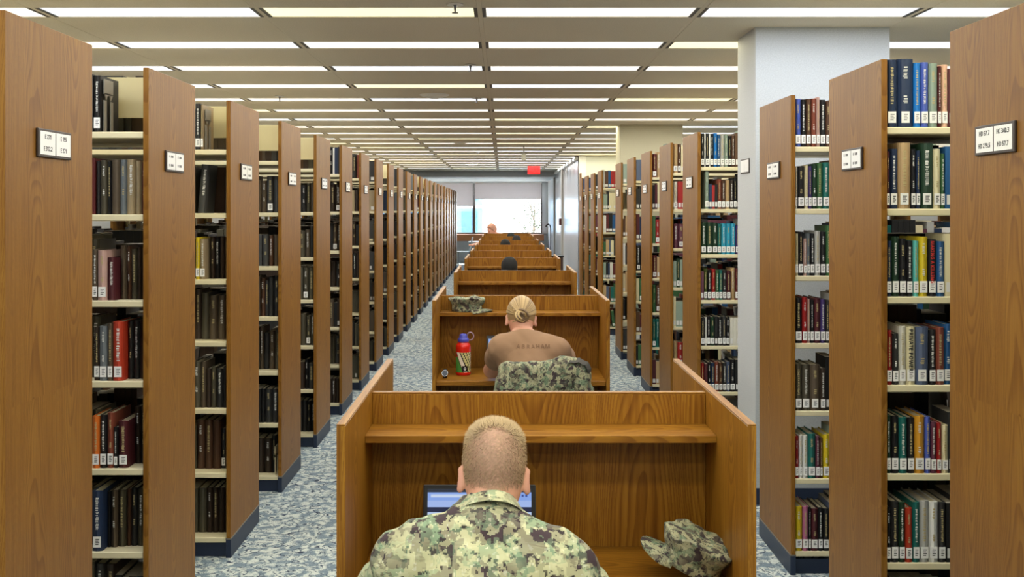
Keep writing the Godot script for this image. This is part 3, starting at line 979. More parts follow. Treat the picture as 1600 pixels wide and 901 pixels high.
func head(mb: MB, j: Dictionary, cell: float, paint) -> SDF:
	var c: Vector3 = j.head
	var b: Basis = j.look
	var f := SDF.new(c - Vector3(0.14, 0.19, 0.15), c + Vector3(0.14, 0.15, 0.17), cell)
	skull(f, c, b, 0.0)
	f.ellip(c + b * Vector3(0, -0.045, -0.028), Vector3(0.06, 0.075, 0.068), b, 0.03)
	f.ellip(c + b * Vector3(0, -0.098, -0.062), Vector3(0.032, 0.024, 0.028), b, 0.03)
	f.capsule(c + b * Vector3(-0.036, 0.014, -0.082), c + b * Vector3(0.036, 0.014, -0.082), 0.014, 0.014, 0.015)
	f.capsule(c + b * Vector3(0, 0.0, -0.094), c + b * Vector3(0, -0.036, -0.115), 0.009, 0.0145, 0.01)
	f.capsule(c + b * Vector3(-0.02, -0.07, -0.094), c + b * Vector3(0.02, -0.07, -0.094), 0.009, 0.009, 0.008)
	for s in [-1.0, 1.0]:
		f.ellip(c + b * Vector3(s * 0.033, -0.006, -0.1), Vector3(0.016, 0.011, 0.014), b, 0.01, true)
		f.ellip(c + b * Vector3(s * 0.033, -0.007, -0.078), Vector3(0.013, 0.012, 0.013), b, 0.004)
		var eb := b * Basis(Vector3.UP, -s * 0.5)
		f.ellip(c + b * Vector3(s * 0.083, -0.016, 0.014), Vector3(0.0085, 0.034, 0.021), eb, 0.006)
		f.ellip(c + b * Vector3(s * 0.094, -0.014, 0.004), Vector3(0.007, 0.022, 0.013), eb, 0.004, true)
	f.capsule(c + b * Vector3(0, -0.05, 0.03), j.neck, 0.056, 0.06, 0.03)
	f.net(mb, paint)
	return f

func person_joints(k: String) -> Dictionary:
	if k == "man":
		return {"neck": Vector3(0.012, 1.015, -0.35), "head": Vector3(0.024, 1.108, -0.465), "look": Basis(Vector3.FORWARD, 0.03) * Basis(Vector3.RIGHT, -0.42), "sl": Vector3(-0.18, 0.938, -0.29), "sr": Vector3(0.184, 0.928, -0.29), "el": Vector3(-0.252, 0.835, -0.41), "er": Vector3(0.25, 0.835, -0.41), "wl": Vector3(-0.10, 0.826, -0.66), "wr": Vector3(0.06, 0.826, -0.66), "chest": 0.108}
	if k == "woman":
		return {"neck": Vector3(-0.03, 1.05, -0.20), "head": Vector3(-0.042, 1.145, -0.29), "look": Basis(Vector3.FORWARD, 0.04) * Basis(Vector3.RIGHT, -0.42), "sl": Vector3(-0.160, 0.985, -0.16), "sr": Vector3(0.162, 0.98, -0.16), "el": Vector3(-0.215, 0.825, -0.45), "er": Vector3(0.235, 0.86, -0.40), "wl": Vector3(-0.10, 0.82, -0.70), "wr": Vector3(0.02, 0.82, -0.70), "chest": 0.098}
	return {"neck": Vector3(0, 1.03, -0.22), "head": Vector3(0, 1.125, -0.30), "look": Basis(Vector3.RIGHT, -0.3), "sl": Vector3(-0.175, 0.98, -0.18), "sr": Vector3(0.175, 0.98, -0.18), "el": Vector3(-0.23, 0.83, -0.45), "er": Vector3(0.23, 0.83, -0.45), "wl": Vector3(-0.09, 0.82, -0.70), "wr": Vector3(0.07, 0.82, -0.70), "chest": 0.10}

func body_mesh(j: Dictionary, cell: float, headcell: float, paint, skin: Color) -> ArrayMesh:
	var f := SDF.new(Vector3(-0.36, -0.01, -0.74), Vector3(0.36, 1.2, 0.2), cell)
	torso(f, j, 0.0)
	legs(f, j, 0.0)
	arms(f, j, 0.0, 2.0)
	f.capsule(j.head + j.look * Vector3(0, -0.05, 0.03), j.neck, 0.052, 0.058, 0.03)
	var mb := MB.new()
	mb.col = skin
	f.net(mb)
	head(mb, j, headcell, paint)
	var hm := hand_mesh()
	var keep := hm.c.duplicate()
	for i in hm.c.size(): hm.c[i] = skin
	for s in ["l", "r"]:
		var dir: Vector3 = (j["w" + s] - j["e" + s]).normalized()
		var bas := Basis.looking_at(Vector3(dir.x * 0.4, dir.y * 0.2, dir.z).normalized(), Vector3.UP)
		if s == "l": bas = bas * Basis.from_scale(Vector3(-1, 1, 1))
		mb.add(hm, Transform3D(bas, j["w" + s]))
	hm.c = keep
	return mb.mesh()

func cloth_mesh(j: Dictionary, cell: float, kind: String) -> Array:
	var n := noise(41, 1.0, FastNoiseLite.TYPE_SIMPLEX_SMOOTH, 2)
	var f := SDF.new(Vector3(-0.38, 0.42 if kind != "trousers" else -0.01, -0.74), Vector3(0.38, 1.2, 0.24), cell)
	if kind == "trousers":
		legs(f, j, 0.012)
		f.plane(Vector3(0, 0.66, 0), Vector3.UP)
	else:
		torso(f, j, 0.021 if kind == "uniform" else 0.011)
		arms(f, j, 0.02 if kind == "uniform" else 0.013, 1.93 if kind == "uniform" else 0.45)
		if kind == "uniform":
			f.capsule(j.neck + Vector3(0, 0.0, 0.0), j.neck + (j.head - j.neck) * 0.34, 0.07, 0.072, 0.012)
		# open the neck, end at the hem
		var up: Vector3 = (j.head - j.neck).normalized()
		f.plane(j.neck + up * (0.05 if kind == "uniform" else 0.012), (up + Vector3(0, 0, 0.0)).normalized())
		f.plane(Vector3(0, 0.47, 0), Vector3.DOWN)
		var amp := 0.011 if kind == "uniform" else 0.006
		f.shift(func(p: Vector3) -> float: return amp * n.get_noise_3d(p.x * 9.0 + p.y * 5.0, p.y * 7.0, p.z * 9.0) + amp * 0.5 * sin(p.x * 34.0 + p.y * 26.0 * signf(p.x) + 5.0 * n.get_noise_3d(p.x * 4.0, p.y * 4.0, p.z * 4.0)) * smoothstep(0.06, 0.2, absf(p.x)))
	var mb := MB.new()
	f.net(mb)
	return [mb.mesh(), f]

func boots(parent: Node3D, m: Material) -> void:
	for s in [-1.0, 1.0]:
		var f := SDF.new(Vector3(s * 0.12 - 0.09, -0.01, -0.62), Vector3(s * 0.12 + 0.09, 0.3, -0.26), 0.012)
		f.capsule(Vector3(s * 0.12, 0.26, -0.39), Vector3(s * 0.12, 0.1, -0.375), 0.062, 0.056, 0.02)
		f.capsule(Vector3(s * 0.12, 0.05, -0.36), Vector3(s * 0.125, 0.042, -0.52), 0.046, 0.044, 0.03)
		f.plane(Vector3(0, 0.0, 0), Vector3.DOWN)
		var mb := MB.new()
		f.net(mb)
		part(parent, "boot", mb.mesh(), m)

func make_man() -> void:
	var j := person_joints("man")
	var hn := noise(61, 1.0, FastNoiseLite.TYPE_SIMPLEX, 2)
	var skin := Color(0.66, 0.335, 0.225)
	var inv: Basis = j.look.inverse()
	var scalp := func(p: Vector3) -> float:      # 1 where hair grows
		var q: Vector3 = inv * (p - j.head)
		var line := -0.075 + 0.03 * absf(q.x) / 0.08 if q.z > 0.0 else (-0.04 + 0.09 * smoothstep(0.0, -0.06, q.z))
		if absf(q.x) > 0.055 and q.z < 0.045: line = maxf(line, 0.005)
		return smoothstep(line, line + 0.035, q.y + 0.008 * hn.get_noise_3d(p.x * 60, p.y * 60, p.z * 60))
	var paint := func(p: Vector3) -> Color:
		var q: Vector3 = inv * (p - j.head)
		var s: float = scalp.call(p)
		var g := 0.5 + 0.5 * hn.get_noise_3d(p.x * 220, p.y * 220, p.z * 220)
		var hair := Color(0.19, 0.115, 0.075).lerp(Color(0.50, 0.30, 0.22), clampf(g * 1.6 - 0.3, 0.0, 1.0))
		if s < 0.02 and absf(q.x) > 0.078: return Color(0.66, 0.33, 0.24)
		return skin.lerp(hair, s * 0.75)
	var body := body_mesh(j, 0.014, 0.0038, paint, skin)
	var o := single("person", body, M.skin_painted, P(-0.045, 0, 2.27), "person in camouflage uniform with short fair hair bent over a laptop in front", "person")
	var uni := cloth_mesh(j, 0.0085, "uniform")
	part(o, "uniform_shirt", uni[0], M.camouflage)
	part(o, "trousers", cloth_mesh(j, 0.014, "trousers")[0], M.camouflage)
	boots(o, M.boot)
	# collar: a folded band round the neck
	var up: Vector3 = (j.head - j.neck).normalized()
	var mb := MB.new()
	var sd := Vector3.RIGHT
	var bk := up.cross(sd).normalized()
	if bk.z < 0.0: bk = -bk
	var N := 28
	var rows := [[0.064, 0.046], [0.067, 0.052], [0.072, 0.048], [0.088, 0.018], [0.096, 0.0]]
	for r in rows.size() - 1:
		for i in N:
			var pts := []
			for e in [[r, i], [r, i + 1], [r + 1, i + 1], [r + 1, i]]:
				var a: float = -0.75 * PI + 1.5 * PI * e[1] / N
				var w: Array = rows[e[0]]
				pts.append(j.neck + up * w[1] + (bk * cos(a) + sd * sin(a)) * w[0] * (1.0 + 0.03 * sin(a * 3.0)) + Vector3(0, 0, -0.004))
			var nr: Vector3 = ((pts[0] + pts[2]) * 0.5 - j.neck - up * 0.01).normalized()
			mb.face(pts, nr)
	part(o, "collar", mb.mesh(), M.camouflage)
	# cropped hair, one thin blade per strand
	var hm := MB.new()
	var tmp := MB.new()
	head(tmp, j, 0.0032, null)
	var r := RandomNumberGenerator.new()
	r.seed = 9
	for i in tmp.v.size():
		var p: Vector3 = tmp.v[i]
		var q: Vector3 = inv * (p - j.head)
		var s: float = scalp.call(p)
		if s < 0.35 or absf(q.x) > 0.081: continue
		var top := smoothstep(0.055, 0.115, q.y) * smoothstep(0.10, 0.04, q.z)
		var side := smoothstep(0.045, 0.07, absf(q.x))
		var bald: float = smoothstep(0.05, 0.0, Vector2(q.x - 0.004, q.y - 0.075).length()) * smoothstep(0.03, 0.07, q.z)
		for k in 3 + int(3.0 * top):
			if r.randf() < bald * 0.15 + (1.0 - s) * 0.6: continue
			var l := lerpf(0.005, 0.017, top) * r.randf_range(0.7, 1.2)
			var base := p + Vector3(r.randf_range(-1, 1), r.randf_range(-1, 1), r.randf_range(-1, 1)) * 0.0018
			var nr: Vector3 = tmp.n[i]
			var dir: Vector3 = (nr * lerpf(0.55, 1.0, top) - Vector3(0, 0.7, 0) * (1.0 - top) + Vector3(r.randf_range(-0.35, 0.35), r.randf_range(-0.5, 0.1) + 0.5 * top, r.randf_range(-0.3, 0.3)) + (j.look * Vector3(0, 0, -0.5)) * top).normalized()
			var wd := dir.cross(Vector3(r.randf_range(-1, 1), r.randf_range(-1, 1), r.randf_range(-1, 1))).normalized() * lerpf(0.0005, 0.0009, top)
			hm.col = Color(0.27, 0.18, 0.11).lerp(Color(0.58, 0.42, 0.23), clampf(top * 1.2 + side * 0.45 + 0.2 + r.randf_range(-0.3, 0.35), 0, 1))
			hm.face([base - wd, base + wd, base + dir * l], nr)
	part(o, "hair", hm.mesh(), M.hair_painted)

func make_woman() -> void:
	var j := person_joints("woman")
	var skin := Color(0.60, 0.30, 0.20)
	var inv: Basis = j.look.inverse()
	var paint := func(p: Vector3) -> Color:
		var q: Vector3 = inv * (p - j.head)
		return Color(0.66, 0.34, 0.25) if absf(q.x) > 0.08 else skin
	var body := body_mesh(j, 0.014, 0.005, paint, skin)
	var o := single("person", body, M.skin_painted, P(0.15, 0, 5.985), "person in tan T-shirt with fair hair in a bun, seated at second carrel", "person")
	var tee := cloth_mesh(j, 0.010, "tee")
	part(o, "tee_shirt", tee[0], M.tee)
	part(o, "trousers", cloth_mesh(j, 0.014, "trousers")[0], M.camouflage)
	boots(o, M.boot)
	# stencilled name across the shoulders, each letter laid on the cloth
	var f: SDF = tee[1]
	var mb := MB.new()
	var word := "ABRAHAM"
	for i in word.length():
		var x := 0.005 + 0.015 + (i - 3) * 0.027
		var y := 1.012
		var z := 0.23
		while z > -0.4 and f.at(Vector3(x, y, z)) > 0.0008: z -= 0.001
		var e := 0.006
		var p := Vector3(x, y, z)
		var nr := Vector3(f.at(p + Vector3(e, 0, 0)) - f.at(p - Vector3(e, 0, 0)), f.at(p + Vector3(0, e, 0)) - f.at(p - Vector3(0, e, 0)), f.at(p + Vector3(0, 0, e)) - f.at(p - Vector3(0, 0, e))).normalized()
		var yy := (Vector3.UP - nr * nr.y).normalized()
		mb.add_mesh(lettering(word[i], 0.034, 0.002), Transform3D(Basis(yy.cross(nr), yy, nr), p + nr * 0.001))
	part(o, "lettering", mb.mesh(), mat("tee_print", Color(0.47, 0.355, 0.265), 0.9))
	# hair drawn back to a knot
	var c: Vector3 = j.head
	var b: Basis = j.look
	var hf := SDF.new(c - Vector3(0.14, 0.15, 0.15), c + Vector3(0.14, 0.15, 0.18), 0.005)
	skull(hf, c, b, 0.002)
	hf.plane(c + b * Vector3(0, -0.012, -0.03), b * Vector3(0, -0.55, -0.83))
	hf.plane(c + b * Vector3(0, -0.062, 0.06), b * Vector3(0, -1, 0.15))
	var hb := MB.new()
	hb.col = Color(0.30, 0.19, 0.09)
	hf.net(hb)
	var r := RandomNumberGenerator.new()
	r.seed = 12
	var knot := Vector3(0, -0.018, 0.108)
	for i in 150:
		var a := TAU * i / 150.0
		var start := Vector3(sin(a) * 0.8, 0.35 + cos(a) * 0.72, -0.6 * maxf(cos(a), 0.1)).normalized()
		if cos(a) < -0.35: start = Vector3(sin(a) * 0.9, -0.85, 0.75).normalized()
		var kd := (knot - Vector3(0, 0.02, 0.015)).normalized()
		var pts := []
		for s in 9:
			var d := start.slerp(kd, s / 9.0 * 0.97)
			pts.append(c + b * (Vector3(0, 0.02, 0.015) + d * Vector3(0.085, 0.108, 0.104)))
		hb.col = Color(0.52, 0.36, 0.165).lerp(Color(0.15, 0.09, 0.045), r.randf() * r.randf() * 1.6)
		hb.tube(pts, 0.0036, 0.0022, 5)
	for i in 7:
		var pts := []
		var tilt := Basis(Vector3(r.randf_range(-1, 1), r.randf_range(-1, 1), 0.2).normalized(), r.randf_range(0.2, 0.7))
		for s in 15:
			var a := TAU * s / 14.0
			pts.append(c + b * (knot + tilt * Vector3(cos(a) * (0.018 + 0.0036 * i), sin(a) * (0.017 + 0.003 * i), 0.006 * sin(2 * a) + 0.012 - 0.002 * i)))
		hb.col = Color(0.50, 0.35, 0.16) if i % 3 else Color(0.18, 0.11, 0.06)
		hb.tube(pts, 0.0075, 0.0065, 6)
	part(o, "hair", hb.mesh(), M.hair_painted)

func far_person(at: Vector3, turn: float, label: String, shirt: Color, hair: Color, skin: Color, size := 1.0) -> void:
	var j := person_joints("far")
	if not cache.has("far_body"):
		var white := func(_p): return Color.WHITE
		cache["far_body"] = body_mesh(j, 0.018, 0.007, white, Color.WHITE)
		cache["far_tee"] = cloth_mesh(j, 0.016, "tee")[0]
		cache["far_legs"] = cloth_mesh(j, 0.018, "trousers")[0]
		var hf := SDF.new(j.head - Vector3(0.14, 0.15, 0.15), j.head + Vector3(0.14, 0.15, 0.16), 0.007)
		skull(hf, j.head, j.look, 0.009)
		hf.plane(j.head + j.look * Vector3(0, 0.03, -0.05), j.look * Vector3(0, -0.6, -0.8))
		hf.plane(j.head + j.look * Vector3(0, -0.055, 0.06), j.look * Vector3(0, -1, 0.1))
		var mb := MB.new()
		hf.net(mb)
		cache["far_hair"] = mb.mesh()
	var o := single("person", cache["far_body"], mat("skin %s" % skin, skin, 0.55), at, label, "person")
	o.rotation.y = turn
	o.scale = Vector3.ONE * size
	part(o, "shirt", cache["far_tee"], mat("shirt %s" % shirt, shirt, 0.9))
	part(o, "trousers", cache["far_legs"], mat("dark_trousers", Color(0.16, 0.17, 0.2), 0.9))
	part(o, "hair", cache["far_hair"], mat("hair %s" % hair, hair, 0.85))
	boots(o, mat("dark_boot", Color(0.1, 0.09, 0.08), 0.6))

# ---------------------------------------------------------------- things on the desks
func make_cap(at: Vector3, turn: Vector3, label: String, squash: float, size := 1.0) -> void:
	var t := thing("utility_cap", label, "cap", at, 0.0, "camouflage caps")
	t.rotation = turn
	t.scale = Vector3.ONE * size
	var n := noise(55, 1.0, FastNoiseLite.TYPE_SIMPLEX_SMOOTH, 2)
	# eight-pointed crown: band, flaring wall, flat top that sags
	var mb := MB.new()
	var segs := 48
	var prof := [[0.078, 0.0], [0.086, 0.001], [0.087, 0.02], [0.086, 0.045], [0.089, 0.05], [0.094, 0.07], [0.103, 0.098], [0.102, 0.106], [0.09, 0.11], [0.06, 0.107], [0.03, 0.105], [0.0, 0.105]]
	var grid := []
	for k in prof.size():
		var ring := []
		for i in segs:
			var a := TAU * i / segs
			var pt := 1.0 + 0.075 * pow(absf(cos(a * 4.0)), 3.0) * smoothstep(0.05, 0.1, prof[k][1]) * (1.0 if k < 9 else 0.3)
			var d := Vector3(cos(a), 0, sin(a) * 1.12)
			var p: Vector3 = d * prof[k][0] * pt + Vector3(0, prof[k][1] * squash, 0)
			var cr := n.get_noise_3d(p.x * 14.0, p.y * 30.0, p.z * 14.0)
			p += d * 0.012 * cr * smoothstep(0.0, 0.03, prof[k][1]) + Vector3(0, 0.016 * n.get_noise_3d(p.x * 12.0 + 9.0, 0, p.z * 12.0) * smoothstep(0.03, 0.1, prof[k][1]), 0)
			ring.append(p)
		grid.append(ring)
	smooth_grid(mb, grid, true)
	part(t, "crown", mb.mesh(), M.camouflage_worn)
	# curved peak in front (-z)
	var pk := MB.new()
	var top := []
	var bot := []
	for k in 6:
		var row := []
		var row2 := []
		for i in 17:
			var a := PI * (0.18 + 0.64 * i / 16.0)
			var r := 0.086 + 0.066 * k / 5.0 * pow(sin(PI * i / 16.0), 0.45)
			var y := 0.012 - 0.012 * k / 5.0 + 0.02 * (pow(sin(a), 3.0) - 0.6) * k / 5.0
			row.append(Vector3(cos(a) * r, y + 0.0045, -sin(a) * r * 1.12))
			row2.append(Vector3(cos(a) * r, y, -sin(a) * r * 1.12))
		top.append(row)
		bot.append(row2)
	smooth_grid(pk, top, false)
	smooth_grid(pk, bot, false)
	var rim := [top[5], bot[5]]
	smooth_grid(pk, rim, false)
	part(t, "peak", pk.mesh(), M.camouflage_worn)

func smooth_grid(mb: MB, grid: Array, closed: bool) -> void:
	var s := mb.v.size()
	var rows := grid.size()
	var cols: int = grid[0].size()
	for r in rows:
		for i in cols:
			mb.v.append(grid[r][i]); mb.n.append(Vector3.ZERO); mb.uv.append(Vector2(float(i) / cols, float(r) / rows)); mb.c.append(mb.col)
	for r in rows - 1:
		for i in (cols if closed else cols - 1):
			var i2 := (i + 1) % cols
			var q := [s + r * cols + i, s + r * cols + i2, s + (r + 1) * cols + i2, s + (r + 1) * cols + i]
			var nr := (mb.v[q[3]] - mb.v[q[1]]).cross(mb.v[q[2]] - mb.v[q[0]])
			if nr.length_squared() < 1e-14: continue
			mb.idx.append_array(PackedInt32Array([q[0], q[1], q[2], q[0], q[2], q[3]]))
			for e in q: mb.n[e] += nr
	for i in range(s, mb.v.size()):
		if mb.n[i].length_squared() > 0.0: mb.n[i] = mb.n[i].normalized()
		else: mb.n[i] = Vector3.UP

func screen_texture() -> ImageTexture:
	var im := Image.create(256, 160, false, Image.FORMAT_RGB8)
	im.fill(Color(0.62, 0.74, 0.93))
	im.fill_rect(Rect2i(0, 0, 256, 8), Color(0.13, 0.16, 0.22))
	im.fill_rect(Rect2i(0, 8, 256, 20), Color(0.55, 0.68, 0.95))
	for k in 6: im.fill_rect(Rect2i(196 + 9 * k, 14, 5, 5), Color(0.2, 0.3, 0.6))
	im.fill_rect(Rect2i(8, 13, 120, 7), Color(0.82, 0.88, 0.98))
	im.fill_rect(Rect2i(0, 28, 256, 16), Color(0.66, 0.76, 0.97))
	im.fill_rect(Rect2i(0, 44, 256, 12), Color(0.10, 0.14, 0.28))
	im.fill_rect(Rect2i(0, 56, 256, 104), Color(0.74, 0.82, 0.96))
	for k in 9: im.fill_rect(Rect2i(20, 64 + 10 * k, 110 + (k * 37) % 80, 4), Color(0.45, 0.55, 0.75))
	return ImageTexture.create_from_image(im)

func make_laptop(at: Vector3, label: String) -> void:
	var t := thing("laptop", label, "laptop", at)
	var w := 0.325
	var b := part(t, "base", bx(Vector3(w, 0.015, 0.225), 0.003), mat("laptop_grey", Color(0.33, 0.34, 0.36), 0.4, 0.5), Vector3(0, 0.008, 0.1125))
	for row in 5:
		for k in 13:
			part(b, "key", bx(Vector3(0.018, 0.002, 0.016)), M.black_plastic, Vector3(-0.132 + 0.022 * k, 0.0085, -0.085 + 0.02 * row))
	part(b, "touchpad", bx(Vector3(0.1, 0.001, 0.06)), mat("pad_grey", Color(0.28, 0.29, 0.3), 0.3), Vector3(0, 0.008, 0.065))
	var lid := Node3D.new()
	lid.name = "lid"
	t.add_child(lid)
	lid.position = Vector3(0, 0.012, -0.002)
	lid.rotation.x = -0.22
	part(lid, "lid_shell", bx(Vector3(w, 0.212, 0.008), 0.003), M["laptop_grey"], Vector3(0, 0.106, -0.002))
	part(lid, "bezel", bx(Vector3(w - 0.006, 0.206, 0.002), 0.0005), M.black_plastic, Vector3(0, 0.107, 0.003))
	var m := mat("laptop_screen", Color(0.02, 0.02, 0.02), 0.3)
	if not m.emission_enabled:
		m.emission_enabled = true
		m.emission = Color.WHITE
		m.emission_operator = BaseMaterial3D.EMISSION_OP_MULTIPLY
		m.emission_texture = screen_texture()
		m.emission_energy_multiplier = 0.85
	var q := QuadMesh.new()
	q.size = Vector2(w - 0.026, 0.184)
	part(lid, "screen", q, m, Vector3(0, 0.108, 0.0045))
	var l := AreaLight3D.new()
	l.name = "screen_light"
	l.area_size = q.size
	l.light_color = Color(0.8, 0.88, 1.0)
	l.light_energy = 0.006
	l.area_range = 8.0
	l.area_attenuation = 2.0
	l.shadow_enabled = true
	l.position = Vector3(0, 0.108, 0.007)
	l.rotation.y = PI
	lid.add_child(l)

func make_bottle(at: Vector3) -> void:
	var t := thing("water_bottle", "red plastic water bottle with blue lid and printed stickers on second carrel", "bottle", at)
	var im := Image.create(512, 256, false, Image.FORMAT_RGB8)
	im.fill(Color(0.80, 0.12, 0.07))
	for y in range(84, 232):
		for x in 512:
			var u := 128 - (x % 256)
			var v := y - 84
			var c := Color(0.80, 0.12, 0.07)
			if u > -116 and u < 116:
				var dgl := u + 74 - v * 0.62
				if dgl < -16 and v > 32: c = Color(0.30, 0.58, 0.27)
				elif dgl < -16: c = Color(0.74, 0.12, 0.08)
				elif dgl < -8: c = Color(0.2, 0.12, 0.1)
				elif dgl < 34: c = Color(0.88, 0.84, 0.78)
				elif dgl < 44: c = Color(0.16, 0.12, 0.12)
				else:
					c = Color(0.78, 0.76, 0.52)
					if sin(u * 0.21 + v * 0.05) * sin(v * 0.17 + u * 0.03) > 0.25: c = Color(0.12, 0.12, 0.12)
				if v > 98 and v < 142 and u > -12 and u < 56:
					c = Color(0.07, 0.07, 0.08)
					if Vector2(u - 22, (v - 120) * 1.1).length() < 13: c = Color(0.85, 0.85, 0.85)
					if Vector2(u - 22, (v - 118) * 1.1).length() < 6: c = Color(0.07, 0.07, 0.08)
			im.set_pixel(x, y, c)
	var m := mat("bottle_print", Color(1, 1, 1), 0.25)
	m.albedo_texture = ImageTexture.create_from_image(im)
	var mb := MB.new()
	var pr := []
	for q in [[0.040, 0.0], [0.0445, 0.004], [0.0455, 0.012], [0.0455, 0.17], [0.0448, 0.178], [0.041, 0.188], [0.034, 0.196], [0.031, 0.199], [0.031, 0.21]]: pr.append(Vector2(q[0], q[1]))
	mb.lathe(pr, 40)
	for i in mb.v.size(): mb.uv[i].y = 1.0 - mb.v[i].y / 0.21
	part(t, "body", mb.mesh(), m)
	var ld := MB.new()
	pr = []
	for q in [[0.034, 0.0], [0.035, 0.003], [0.035, 0.014], [0.031, 0.018], [0.025, 0.022], [0.024, 0.036], [0.019, 0.044], [0.008, 0.047], [0.0, 0.0475]]: pr.append(Vector2(q[0], q[1]))
	ld.lathe(pr, 28)
	part(t, "lid", ld.mesh(), mat("lid_blue", Color(0.25, 0.27, 0.66), 0.3), Vector3(0, 0.206, 0))
	var lp := MB.new()
	var pts := []
	for i in 19:
		var a := TAU * i / 18.0
		pts.append(Vector3(0.043 + cos(a) * 0.02, 0.236 + sin(a) * 0.024, 0))
	lp.tube(pts, 0.004, 0.004, 8)
	var loop := part(t, "carry_loop", lp.mesh(), mat("loop_grey", Color(0.55, 0.45, 0.50), 0.4))
	var st := MB.new()
	st.lathe([Vector2(0.0318, 0.0), Vector2(0.034, 0.001), Vector2(0.034, 0.005), Vector2(0.0318, 0.006)], 28, Vector3(0, 0.199, 0), Basis.IDENTITY, false)
	part(t, "neck_ring", st.mesh(), mat("ring_purple", Color(0.45, 0.12, 0.35), 0.4))

func make_watch(at: Vector3) -> void:
	var t := thing("wrist_watch", "black wrist watch with silver case lying beside the red bottle", "watch", at)
	var mb := MB.new()
	var grid := []
	for k in 25:
		var a := TAU * k / 24.0
		var c := Vector3(0, 0.027 + sin(a) * 0.026, cos(a) * 0.03)
		grid.append([c + Vector3(-0.011, 0, 0), c + Vector3(0.011, 0, 0)])
	smooth_grid(mb, grid, false)
	var g2 := []
	for k in 25:
		var a := TAU * k / 24.0
		var c := Vector3(0, 0.027 + sin(a) * 0.0235, cos(a) * 0.0275)
		g2.append([c + Vector3(-0.011, 0, 0), c + Vector3(0.011, 0, 0)])
	smooth_grid(mb, g2, false)
	part(t, "strap", mb.mesh(), M.black_plastic)
	var cs := MB.new()
	cs.lathe([Vector2(0.018, 0.0), Vector2(0.0205, 0.003), Vector2(0.0205, 0.008), Vector2(0.018, 0.011)], 24)
	var c := part(t, "case", cs.mesh(), mat("silver", Color(0.75, 0.75, 0.76), 0.25, 0.9), Vector3(0, 0.03, 0.026), Vector3(PI / 2 - 0.25, 0, 0))
	var di := MB.new()
	di.lathe([Vector2(0.0165, 0.0), Vector2(0.0165, 0.0015)], 24)
	part(c, "dial", di.mesh(), mat("dial", Color(0.10, 0.10, 0.12), 0.15), Vector3(0, 0.0105, 0))

func make_jacket(at: Vector3) -> void:
	# blouse hung over the chair back: a hollow fold of cloth open below, with the collar bunched on the right
	var n := noise(91, 1.0, FastNoiseLite.TYPE_SIMPLEX_SMOOTH, 2)
	var f := SDF.new(Vector3(-0.36, 0.42, -0.16), Vector3(0.36, 1.06, 0.2), 0.0085)
	f.rbox(Vector3(0, 0.72, 0.028), Vector3(0.225, 0.24, 0.052), 0.045)
	f.capsule(Vector3(-0.2, 0.86, 0.05), Vector3(-0.255, 0.5, 0.06), 0.04, 0.05, 0.05)
	f.capsule(Vector3(0.2, 0.86, 0.05), Vector3(0.235, 0.5, 0.06), 0.04, 0.05, 0.05)
	f.ellip(Vector3(0.165, 0.925, 0.035), Vector3(0.085, 0.055, 0.07), Basis(Vector3.BACK, -0.5), 0.04)
	f.shift(func(p: Vector3) -> float: return 0.016 * n.get_noise_3d(p.x * 9.0, p.y * 5.0, p.z * 9.0) + 0.011 * sin(p.x * 46.0 + (0.9 - p.y) * 14.0 * sin(p.x * 9.0) + 4.0 * n.get_noise_2d(p.x * 6.0, p.y * 4.0)) * smoothstep(0.95, 0.8, p.y))
	f.shell(0.009)
	f.plane(Vector3(0, 0.53, 0), Vector3.DOWN)
	var mb := MB.new()
	f.net(mb)
	var o := single("uniform_jacket", mb.mesh(), M.camouflage_worn, at, "camouflage uniform jacket draped over chair back at the second carrel", "jacket")
	var cl := MB.new()
	var rows := []
	for k in 4:
		var row := []
		for i in 13:
			var a := -0.2 + 2.5 * i / 12.0
			row.append(Vector3(0.165 + cos(a) * (0.09 - 0.008 * k), 0.93 + sin(a) * (0.062 - 0.006 * k) + 0.004 * sin(i * 2.0), 0.05 + 0.018 * k))
		rows.append(row)
	smooth_grid(cl, rows, false)
	part(o, "collar", cl.mesh(), mat("collar_lining", Color(0.26, 0.25, 0.23), 0.9))

